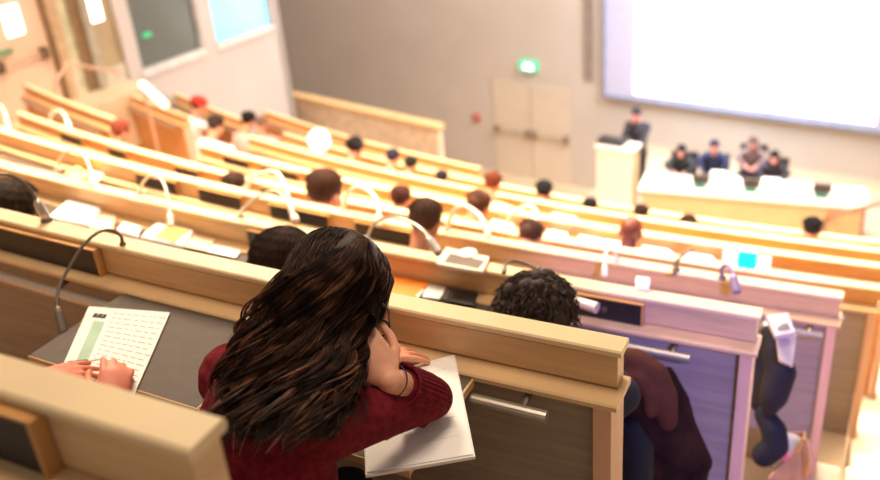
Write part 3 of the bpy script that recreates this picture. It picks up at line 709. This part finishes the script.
seated('F', 401, 200, 'seated person with dark plum brown hair left of the cropped brown head', (92, 50, 44), (214, 170, 140), scale=.85)
seated('F', 478, 208, 'seated person in a dusty brown top bending behind the white gooseneck arch', (110, 70, 52), (176, 120, 98), scale=1.0, pitch=40)
seated('G', 493, 184, 'seated person with rust red hair above the dusty brown figure', (130, 66, 40), (225, 180, 150), scale=.9)
seated('F', 631, 232, 'seated bald man with brown skin on the sixth row', (80, 50, 40), (250, 245, 240), style='bald', skin=mat('brown_skin', (122, 64, 44), .4, var=.1, scale=10), scale=.95)
seated('E', 530, 238, 'seated person leaning low over the fifth row with a brown sleeve', (96, 62, 46), (170, 120, 96), scale=.85, pitch=50, dz=.1)
seated('F', 121, 132, 'seated person with red brown hair at the far side of the fifth row', (170, 84, 60), (226, 190, 180), scale=.9)
seated('H', 199, 106, 'seated person in a red hat below the booth window', (60, 40, 36), (235, 225, 222), hat=mat('red_hat', (235, 52, 36), .7, emis=.1), scale=1.05)
seated('G', 216, 126, 'seated person in a white jacket below the one with the red hat', (70, 55, 50), (245, 240, 240), scale=1.0, style='short')
seated('H', 249, 121, 'seated person with black hair right of the white jackets', (36, 28, 28), (220, 170, 160), scale=1.0)
seated('I', 262, 124, 'seated person in dusty pink beside the black haired one', (170, 130, 110), (216, 170, 160), scale=.85)
seated('H', 355, 148, 'seated person with untidy black hair under the guard wall', (40, 30, 34), (90, 70, 76), scale=1.0, style='curly', strands=60)
seated('H', 393, 158, 'seated person in a light jacket beside the untidy black hair', (60, 60, 80), (245, 225, 215), scale=.85)
seated('H', 411, 165, 'seated person with a small near black head down the far rows', (44, 50, 36), (230, 180, 140), scale=.8)
seated('H', 442, 179, 'seated person with a tiny bluish black head nearest the front doors', (50, 50, 64), (228, 176, 130), scale=.75)
seated('H', 544, 192, 'seated person in black in front of the double door', (40, 38, 42), (70, 64, 72), scale=.95)
seated('H', 590, 208, 'seated person with a dark crown directly below the cream podium', (40, 36, 40), (220, 210, 214), scale=.8)
seated('H', 641, 215, 'seated person with a dark crown at the gap between podium and stage table', (60, 40, 36), (205, 215, 222), scale=.8)
seated('H', 688, 226, 'seated person with brown black hair among the papers of the eighth row', (60, 42, 40), (200, 210, 214), scale=.85)
seated('H', 812, 230, 'seated person with black hair and white shirt near the aisle on the eighth row', (30, 34, 38), (255, 255, 255), scale=.95)
o = MB().ball(onz(319, 141, -3.65), .13, .12, .14).build('white_balloon', mat('white_ball', (255, 255, 252), .5, emis=1.0, var=0), smooth=True)  # plain white round shape; its overexposed brightness is put in as glow
o.name = 'lamp_globe'; tag(o, 'blown out white round lamp on the far rows beneath the guard wall', 'lamp')
o = MB().tube([onz(319, 141, -3.65) - Vector((0, 0, .1)), onz(319, 141, -3.65) - Vector((0, 0, .5))], .02, 8).build('stand', WSTEEL)
o.parent = bpy.data.objects['lamp_globe']  # prop added under the white round shape
# stage people
sp = cam(637, 121, 14.6) + FN * .25 - FD * .12
person('standing speaker in a dark suit gesturing behind the podium', Vector((sp.x, sp.y, -5.32)) , 215, 10, (60, 50, 60), (60, 56, 66), style='short', arms='chin', standing=True, strands=0, skin=mat('pink_skin', (230, 160, 150), .5), trous=(60, 54, 58))
ch = []
for t, lb, hr_, shc, st_ in ((.50, 'seated panelist all in black next to the speaker', (34, 34, 40), (50, 52, 56), 'long'), (1.0, 'seated panelist in a navy suit with a pale blue shirt', (70, 64, 84), (44, 50, 84), 'short'),
                        (1.55, 'seated panelist in mauve grey on the stage, half hidden by a neighbour', (130, 100, 96), (140, 116, 116), 'short'), (1.90, 'seated panelist with long black hair and a rosy face', (36, 30, 36), (60, 54, 66), 'long')):
    P = T0 + TD * (t - .04) + TN * (1.35 if t == 1.55 else .86) + Vector((0, 0, {.50: -5.76, 1.0: -5.64, 1.55: -5.74, 1.90: -5.76}[t]))
    person(lb, P, 180 + math.degrees(math.atan2(TN.x, TN.y)), 8, hr_, shc, style=st_, strands=0, skin=MATS['pink_skin'], scale=.95, floor=-6.75, hr=.5, desk=.66)
    e = empty('stage_chair', P + TN * .25 + Vector((0, 0, -6.75 - P.z))); of = e.location.copy(); DK = mat('chair_dark', (70, 60, 58), .6)
    q = P + TN * .22 
    wallbox(q, TD, TN, -.22, .22, -6.44, -6.385, -.2, .2).build('seat', DK, e, org=of); wallbox(q, TD, TN, -.22, .22, -6.34, -5.95, .24, .28).build('backrest', DK, e, org=of)
    for a_, b_ in ((-.2, -.18), (.2, -.18), (-.2, .18), (.2, .18)):
        wallbox(q, TD, TN, a_ - .015, a_ + .015, -6.75, -6.44, b_ - .015, b_ + .015).build('leg', DK, e, org=of)
    tag(e, 'dark stage chair under ' + {.50: 'the panelist in black', 1.0: 'the navy suited panelist', 1.55: 'the mauve grey panelist', 1.90: 'the long haired panelist'}[t], 'chair')
#<<WOMAN
# ---------------------------------------------------------------- the woman in maroon
W = empty('person', cam(290, 600, 1.66)); wof = W.location.copy()
HC = cam(339, 296, 1.79)
HB = rotbasis(Vector((.43, .33, -.84)), Vector((.12, .5, .85)))
shR = cam(316, 428, 1.655); shL = cam(237, 379, 1.80); elR = onz(431, 398, -1.160); wrR = cam(389, 380, 1.735)
mid = (shR + shL) / 2; nb = mid + (HC - mid) * .25; pel = mid + Vector((-.10, -.17, -.42)); elL = Vector((shL.x + .06, shL.y + .24, -1.165)); wrL = onz(368, 358, -1.163)
skw = mat('warm_skin', (236, 172, 142), .45, var=.05, scale=14, rgb2=(226, 152, 122))
bd = MB(); head_mesh(bd, HC, HB, 1.0)
bd.cap(HC + HB @ Vector((0, -.03, -.05)), nb, .052, .056)
fwd = Vector((.66, .66, -.1)).normalized(); TB = rotbasis(fwd, (mid - pel).normalized())
bd.ball(mid.lerp(pel, .35), .14, .09, .2, TB); bd.ball(pel + Vector((0, 0, .06)), .15, .11, .15, TB)
bd.cap(shR, elR, .045, .036); bd.cap(elR, wrR, .038, .026); bd.cap(shL, elL, .045, .036); bd.cap(elL, wrL, .036, .024)
hd = (cam(364, 345, 1.725) - wrR).normalized(); camd = -(wrR.normalized())
hand_mesh(bd, wrR - hd * .004, hd, cam(400, 340, 1.75) - wrR, (camd + Vector((.25, 0, 0))).normalized(), 1.25, .98)
hl = (onz(396, 353, -1.178) - wrL).normalized(); hand_mesh(bd, wrL, hl, Vector((hl.y, -hl.x, 0)), Vector((0, 0, 1)), .45, .95)
hips = []
for sg in (-1, 1):
    rt = TB @ Vector((sg * .09, 0, 0)); hip = pel + rt; kn = hip + Vector((.24, .30, .0)); an = Vector((kn.x, kn.y, -1.955)); hips.append((hip, kn, an))
    bd.cap(hip, kn, .07, .05); bd.cap(kn, an, .048, .034); bd.cap(an, an + Vector((.08, .1, -.03)), .034, .028)
body = bd.build('body', skw, W, org=wof, remesh=.0035)
eyes(HC, HB, 1.0, W, wof)
MAROON = mat('maroon_knit', (118, 28, 40), .9, var=.16, scale=55, bump=.6, spec=.15, rgb2=(92, 15, 28))
sw = MB(); sw.ball(mid.lerp(pel, .30), .165, .118, .225, TB); sw.ball(mid.lerp(pel, .75), .160, .125, .20, TB)
sw.cap(shL, shR, .078, .070); sw.cap(mid, nb, .085, .062)
mE = shR.lerp(elR, .5) + Vector((0, 0, .004)); sw.cap(shR, mE, .071, .060); sw.cap(mE, elR, .060, .047); sw.cap(elR, elR.lerp(wrR, .55), .047, .044)
rn = random.Random(11)
for i in range(9):       # folds of the sleeve
    t = .1 + i * .1; c = shR.lerp(elR, t); ax = (elR - shR).normalized(); s1 = ax.cross(Vector((0, 0, 1))).normalized(); s2 = s1.cross(ax)
    ph = rn.uniform(0, 2 * PI); pts = [c + ax * (.018 * math.sin(k)) + (s1 * math.cos(ph + k * .35) + s2 * math.sin(ph + k * .35)) * (.062 - .014 * t) for k in range(6)]
    sw.tube(pts, [.002, .007, .009, .009, .007, .002], 8)
mL = shL.lerp(elL, .5); sw.cap(shL, mL, .070, .058); sw.cap(mL, elL, .058, .048); sw.cap(elL, elL.lerp(wrL, .8), .048, .038)
sw.build('sweater', MAROON, W, org=wof, remesh=.0045)
# ribbed cuff
def cuff(e, w, t0, t1, r0, r1, nm, rim=True):
    ax = (w - e).normalized(); s1 = ax.cross(Vector((0, 0, 1))).normalized(); s2 = s1.cross(ax); mb = MB(); nr = 30; seg = nr * 6; base = 0; L = (w - e).length
    prof = [(t0 - .06, r0 * .5), (t0, r0 * .9), (t0 + (t1 - t0) * .3, r0 * .96), (t0 + (t1 - t0) * .65, r0 * .93), (t0 + (t1 - t0) * .9, r1), (t1, r1 * 1.03), (t1 + .01, r1 * .98), (t1 - .0, r1 * .90), (t1 - .12, r1 * .84)]
    for t, r in prof:
        for j in range(seg):
            a = 2 * PI * j / seg; rr = r * (1 + .035 * math.cos(a * nr)) * (1 + .04 * math.sin(2 * a + 1))
            mb.v.append(e + ax * (L * t) + (s1 * math.cos(a) + s2 * math.sin(a)) * rr)
    for i in range(len(prof) - 1):
        for j in range(seg):
            p = i * seg + j; q = i * seg + (j + 1) % seg; mb.f.append([p, q, q + seg, p + seg])
    return mb.build(nm, MAROON, W, org=wof, smooth=True)
cuff(elR, wrR, -.02, .74, .050, .045, 'cuff'); cuff(elL, wrL, .5, .85, .044, .034, 'cuff')
tr = MB()
for hip, kn, an in hips: tr.cap(hip, kn, .092, .07); tr.cap(kn, an, .066, .05)
tr.ball(pel, .165, .135, .12, TB); tr.build('trousers', mat('black_denim', (34, 32, 38), .85, var=.1, scale=30), W, org=wof, remesh=.008)
# hair: a dark mass with long wavy locks over it
LB = [(0, 352, 240, 1.80), (.15, 322, 247, 1.775), (.3, 288, 272, 1.75), (.45, 262, 304, 1.73), (.6, 247, 340, 1.70), (.75, 224, 380, 1.67), (.9, 214, 420, 1.61), (1.0, 226, 462, 1.55)]
RB = [(0, 368, 252, 1.82), (.15, 386, 284, 1.84), (.3, 379, 307, 1.82), (.45, 364, 336, 1.76), (.6, 359, 368, 1.69), (.75, 352, 392, 1.64), (.9, 342, 426, 1.58), (1.0, 322, 448, 1.53)]
def poly(P, t):
    t = max(-.06, min(1.04, t))
    for i in range(len(P) - 1):
        if t <= P[i + 1][0] or i == len(P) - 2:
            k = (t - P[i][0]) / (P[i + 1][0] - P[i][0]); k2 = k
            return [P[i][j] + (P[i + 1][j] - P[i][j]) * k2 for j in (1, 2, 3)]
def hp(s, t, lift=0):
    a = poly(LB, t); b = poly(RB, t); x, y, d = [a[j] + (b[j] - a[j]) * s for j in range(3)]
    bul = .105 * math.exp(-((t - .15) / .30) ** 2) + .03
    return cam(x, y, d - bul * max(0, math.sin(PI * min(max(s, 0), 1))) ** .7 - lift)
HAIR = mat('dark_brown_hair', (58, 36, 26), .48, var=.3, scale=30, stretch=(1, 1, 1), spec=.12, rgb2=(22, 12, 9))
LITE = mat('chestnut_hair', (122, 80, 56), .5, var=.3, scale=30, spec=.25, rgb2=(48, 26, 18))
hm = MB(); hm.ball(HC + HB @ Vector((0, -.020, .034)), .082, .098, .086, HB, 20, 14)
for i in range(9):
    for j in range(15):
        s = .06 + .88 * i / 8; t = .02 + .90 * j / 14
        hm.ball(hp(s, t, -.036 if t < .35 else -.028), .028 if t < .8 else .020, u=8, v=6)
hair = hm.build('hair', HAIR, W, org=wof, remesh=.006)
crt = Vector((.996, -.042, -.08)); cfw = Vector((0, .886, -.464))
def locks(n, per, seed, m, name, th=.0011, smin=-.02, smax=1.02):
    rn = random.Random(seed); mb = MB()
    for i in range(n):
        s0 = rn.uniform(smin, smax); t0 = max(-.05, rn.uniform(-.34, .2)); t1 = rn.uniform(.78, 1.04) if rn.random() > .25 else rn.uniform(.5, .8)
        if s0 > .86 and rn.random() < .7: t1 = min(t1, rn.uniform(.3, .75))
        ph = rn.uniform(0, 6.28); fr = rn.uniform(1.5, 3.6); am = rn.uniform(.008, .022) if rn.random() > .3 else rn.uniform(.022, .032); ds = rn.uniform(-.07, .07); lift = rn.uniform(-.004, .016); cw = rn.uniform(.006, .014); N = 34
        cen = []
        for k in range(N):
            f = k / (N - 1); t = t0 + (t1 - t0) * f; sc = s0 + ds * f * f
            p = hp(min(max(sc, -.03), 1.03), t, max(lift, 0) * .6 + lift * .4 * min(1, max(t, 0) * 4) + .004)
            g = min(1.5, max(0, (t - .10) * 2.2)); w = math.sin(fr * 2 * PI * t + ph) * am * g
            p = p + crt * w + cfw * (math.cos(fr * 2 * PI * t + ph) * am * .6 * g); cen.append(p)
        for j in range(per):
            a = rn.uniform(0, 6.28); rr = cw * math.sqrt(rn.random()); tp = rn.uniform(.25, .6); pa = rn.uniform(-1, 1) * .35
            pts = []
            for k in range(N):
                f = k / (N - 1); q = rr * (1 - (1 - tp) * f) * (1 + .25 * math.sin(f * 9 + a))
                pts.append(cen[k] + crt * (math.cos(a + pa * f * 4) * q) + cfw * (math.sin(a + pa * f * 4) * q * .5))
            e = int(N * rn.uniform(.86, 1)); pts = pts[:e]
            mb.tube(pts, [th * (.7 + .3 * math.sin(PI * min(1, k / e + .15))) * (1 if k < e - 3 else (e - k) / 4) for k in range(e)], 3, cap=False)
    o = mb.build(name, m, hair, org=wof, smooth=True); return o
locks(210, 20, 1, HAIR, 'dark_locks')
locks(70, 13, 2, LITE, 'chestnut_locks')
cm = MB(); hair_strands(cm, HC, HB, 1.0, 1.2, 3600, 1.0, .012, .0017, .0022, 21); cm.build('crown_strands', HAIR, hair, org=wof, smooth=True)
cm = MB(); hair_strands(cm, HC, HB, 1.0, 1.1, 170, 1.0, .015, .0012, .0025, 22); cm.build('crown_highlights', LITE, hair, org=wof, smooth=True)
locks(26, 7, 9, LITE, 'curled_locks', .0010, -.03, .9)
locks(90, 2, 5, LITE, 'loose_strands', .0006, -.14, 1.05)
tag(W, 'seated woman in a maroon sweater writing, long wavy dark brown hair', 'person')
# glasses and bracelet
def hpnt(x, y, z): return HC + HB @ Vector((x, y, z))
gm = mat('glasses_frame', (70, 60, 84), .25, .3); G = empty('glasses', hpnt(0, .11, 0)); gof = G.location.copy()
for sx in (-1, 1):
    MB().tube([hpnt(sx * .034 + .028 * math.cos(a), .106, -.014 + .020 * math.sin(a)) for a in [2 * PI * k / 20 for k in range(21)]], .0024, 6).build('rim', gm, G, org=gof, smooth=True)
    MB().tube([hpnt(sx * .062, .104, -.006), hpnt(sx * .083, .06, .006), hpnt(sx * .084, -.005, .008), hpnt(sx * .084, -.03, -.015)], .002, 6).build('temple', gm, G, org=gof, smooth=True)
MB().tube([hpnt(-.007, .106, -.010), hpnt(0, .110, -.006), hpnt(.007, .106, -.010)], .0016, 6).build('bridge', gm, G, org=gof)
tag(G, 'thin framed glasses on the woman in the maroon sweater', 'glasses')
ax = (wrR - elR).normalized(); s1 = ax.cross(Vector((0, 0, 1))).normalized(); s2 = s1.cross(ax); c = elR.lerp(wrR, .93)
tag(MB().tube([c + (s1 * math.cos(a) + s2 * math.sin(a)) * .033 for a in [2 * PI * k / 24 for k in range(25)]], .0016, 6).build('hair_tie', BLACK), 'thin dark hair tie round the wrist of the woman in maroon', 'bracelet')
# ---------------------------------------------------------------- the neighbour whose hands write on the form
NB = cam(-50, 306, 1.92)
nR = cam(110, 404, 2.03); nL = onz(30, 384, -1.165)
N = person('person writing on the printed form, mostly hidden, rosy hands on the sheet', NB, 20, 30, (200, 170, 150), (210, 190, 176), skin=HSKIN, vox=.005, floor=-2.05, hr=.6, arms=('custom', [(cam(60, 470, 1.75), nR, cam(121, 352, 2.11), -nR.normalized(), Vector((-1, .2, 0)), 1.05),
        (cam(-30, 420, 2.05), nL, onz(72, 372, -1.178), Vector((0, -.1, 1)), Vector((0, 1, 0)), .4)]), strands=100)
PN = MB().tube([onz(67, 363, -1.196), onz(69, 362.6, -1.196), onz(86, 361, -1.198), onz(88, 361, -1.198)], [.002, .0042, .0042, .003], 10); P_ = empty('pen', onz(80, 362, -1.182)); pof = P_.location.copy()
PN.build('barrel', BLACK, P_, org=pof); MB().tube([onz(88, 361, -1.198), onz(104, 358.5, -1.206)], [.0032, .0022], 8).build('pale_tip', PAPER, P_, org=pof)
tag(P_, 'black and white pen lying across the printed form', 'pen')
#>>WOMAN
#<<COATS
# ---------------------------------------------------------------- coats and bags at the row ends
CB = mat('brown_coat', (50, 27, 20), .95, var=.18, scale=9, bump=.3, spec=.1, rgb2=(26, 13, 12))
CR = mat('brown_lining', (84, 48, 34), .9, var=.15, scale=9, spec=.1)
K = empty('brown_coat', cam(665, 440, 2.86)); of = K.location.copy(); b = MB()
def cc(mb, pts, r): 
    P = [cam(x, y, d) for x, y, d in pts]
    for i in range(len(P) - 1): mb.cap(P[i], P[i + 1], r[i], r[i + 1])
cc(b, [(622, 385, 2.80), (640, 405, 2.82), (655, 430, 2.82), (690, 462, 2.84)], [.10, .11, .10, .065])
cc(b, [(640, 420, 2.86), (645, 455, 2.88), (655, 480, 2.9), (655, 510, 2.92)], [.11, .12, .13, .12]); cc(b, [(670, 445, 2.84), (690, 470, 2.86), (680, 500, 2.9)], [.06, .06, .07])
b.build('body', CB, K, org=of, remesh=.01)
r = MB(); cc(r, [(618, 358, 2.72), (636, 362, 2.72), (654, 375, 2.71), (664, 396, 2.71), (666, 420, 2.74)], [.035, .042, .044, .042, .036])
cc(r, [(622, 374, 2.70), (640, 379, 2.69), (649, 393, 2.69), (650, 412, 2.71)], [.022, .026, .026, .02]); r.build('rolled_collar', CR, K, org=of, remesh=.007)
s = MB(); cc(s, [(668, 372, 2.78), (680, 400, 2.80), (686, 425, 2.82), (700, 462, 2.84)], [.02, .03, .032, .04]); s.build('sleeve', CB, K, org=of, remesh=.008)
tag(K, 'dark brown coat with a rolled collar bundled behind the row end post', 'coat')
b = MB(); cc(b, [(630, 432, 2.72), (636, 450, 2.72), (634, 480, 2.74), (632, 520, 2.78)], [.04, .055, .06, .06])
tag(b.build('navy_jacket', mat('navy_cloth', (18, 19, 28), .85, var=.15, scale=12), org=cam(634, 470, 2.74), remesh=.008), 'navy jacket wedged between the row end post and the brown coat', 'jacket')
b = MB(); cc(b, [(768, 332, 3.55), (776, 350, 3.52), (781, 372, 3.5), (774, 396, 3.5), (768, 412, 3.52)], [.03, .05, .06, .055, .03]); cc(b, [(762, 345, 3.6), (764, 400, 3.6)], [.05, .06])
tag(b.build('black_coat', mat('black_cloth', (30, 24, 30), .85, var=.15, scale=12), org=cam(775, 370, 3.5), remesh=.01), 'black coat hanging below the white sheet at the aisle', 'coat')
b = MB(); cc(b, [(764, 415, 3.55), (774, 430, 3.52), (776, 446, 3.52), (764, 455, 3.55)], [.04, .05, .05, .05])
tag(b.build('navy_bundle', mat('navy_cloth2', (17, 18, 30), .85, var=.15, scale=12), org=cam(770, 435, 3.5), remesh=.01), 'small navy bundle of cloth above the open tote bag', 'cloth')
B_ = empty('tote_bag', cam(793, 470, 3.62)); of = B_.location.copy(); TAN = mat('tan_canvas', (176, 132, 98), .8, var=.1, scale=14)
def quadp(px, d, th):
    q = [cam(x, y, dd) for (x, y), dd in zip(px, d)]; n = (q[1] - q[0]).cross(q[-1] - q[0]).normalized(); return MB().hull8(q, [p + n * th for p in q])
quadp([(770, 478), (804, 442), (808, 476), (800, 520), (772, 520)], [3.46, 3.62, 3.62, 3.7, 3.6], .008).build('front_side', TAN, B_, org=of)
quadp([(804, 442), (806, 432), (808, 470), (806, 500), (800, 520)], [3.62, 3.74, 3.8, 3.8, 3.7], .008).build('end_side', TAN, B_, org=of)
quadp([(778, 434), (806, 432), (806, 490), (778, 500)], [3.8, 3.74, 3.86, 3.86], .008).build('back_side', TAN, B_, org=of)
MB().tube(bez([cam(796, 452, 3.58), cam(806, 440, 3.55), cam(809, 460, 3.54), cam(806, 476, 3.58)]), .008, 8).build('handle', EDGE, B_, org=of)
tag(B_, 'open tan tote bag on the aisle floor', 'bag')
b = MB(); cc(b, [(782, 440, 3.68), (792, 446, 3.66), (782, 462, 3.62)], [.04, .05, .05])
tag(b.build('grey_scarf', mat('grey_wool', (170, 158, 158), .9, var=.1, scale=20, bump=.3), org=cam(787, 448, 3.66), remesh=.009), 'light grey scarf stuffed in the open tote bag', 'scarf')
tag(MB().ball(cam(783, 456, 3.54), .028, .02, .018).build('pink_pouch', mat('pink_cloth', (232, 120, 128), .7), smooth=True), 'small pink pouch on the grey scarf in the tote bag', 'pouch')
#>>COATS
# ---------------------------------------------------------------- lights
def area(name, loc, target, size, energy, color, shape='DISK', spread=None):
    l = bpy.data.lights.new(name, 'AREA'); l.shape = shape; l.size = size; l.energy = energy; l.color = color
    if spread: l.spread = spread
    o = bpy.data.objects.new(name, l); C.objects.link(o); o.location = loc
    d = Vector(target) - Vector(loc); o.rotation_euler = d.to_track_quat('-Z', 'Y').to_euler(); return o
def spot(name, loc, target, angle, energy, color, blend=.3, rad=.1):
    l = bpy.data.lights.new(name, 'SPOT'); l.spot_size = math.radians(angle); l.energy = energy; l.color = color; l.spot_blend = blend; l.shadow_soft_size = rad
    o = bpy.data.objects.new(name, l); C.objects.link(o); o.location = loc
    d = Vector(target) - Vector(loc); o.rotation_euler = d.to_track_quat('-Z', 'Y').to_euler(); return o
area('ceiling_light_mid', (-1.6, 6.6, 3.2), (-1.2, 6.6, -3), 2.6, 900, (1, .80, .58), spread=math.radians(112))
area('ceiling_light_right', (3.0, 7.5, 3.0), (2.5, 7, -4), 2.6, 620, (1, .83, .64), spread=math.radians(100))
area('ceiling_light_stage', (5, 12, 1.0), (4.5, 13, -6), 3.0, 700, (1, .9, .8))
area('ceiling_light_near', (0.1, 1.7, 3.2), (-.1, 1.4, -1), 1.6, 120, (1, .82, .62))
area('ceiling_light_left', (-3.5, 12, 2.0), (-2.5, 13, -5), 3.0, 190, (1, .90, .80))
area('wall_wash', (-.8, 14.2, .8), (-.6, 20, -4.2), 3.0, 330, (1, .87, .76))  # added fill to brighten the front wall, not a fixture of the hall
area('screen_glow', (4.2, 13.4, -3.4), (5.0, 15.5, -6.6), 1.2, 130, (.5, .76, 1))  # added blue fill, imitates screen light on the wall below it
spot('blue_projector_beam', (1.2, -3.5, 2.2), cam(762, 340, 3.3), 13, 3000, (.25, .24, 1.0), .6)
w = bpy.data.worlds.new('hall_air'); bpy.context.scene.world = w; w.use_nodes = True
w.node_tree.nodes['Background'].inputs[0].default_value = (1, .86, .74, 1); w.node_tree.nodes['Background'].inputs[1].default_value = .30
# ---------------------------------------------------------------- camera
cd = bpy.data.cameras.new('camera'); co = bpy.data.objects.new('camera', cd); C.objects.link(co)
cd.sensor_width = 36; cd.lens = F / 880 * 36; cd.clip_start = .05
co.rotation_euler = Matrix((( MR[0][0], -MR[0][1], -MR[0][2]), (MR[1][0], -MR[1][1], -MR[1][2]), (MR[2][0], -MR[2][1], -MR[2][2]))).to_euler()
cd.dof.use_dof = True; cd.dof.focus_distance = 1.86; cd.dof.aperture_fstop = 2.2; cd.dof.aperture_blades = 0
bpy.context.scene.camera = co
bpy.context.scene.view_settings.view_transform = 'Standard'
bpy.context.scene.view_settings.look = 'None'
bpy.context.scene.view_settings.exposure = 0.0
# lift everything so that the lower floor lies at z = 0
for o in bpy.data.objects:
    if o.parent is None: o.location.z += ZO
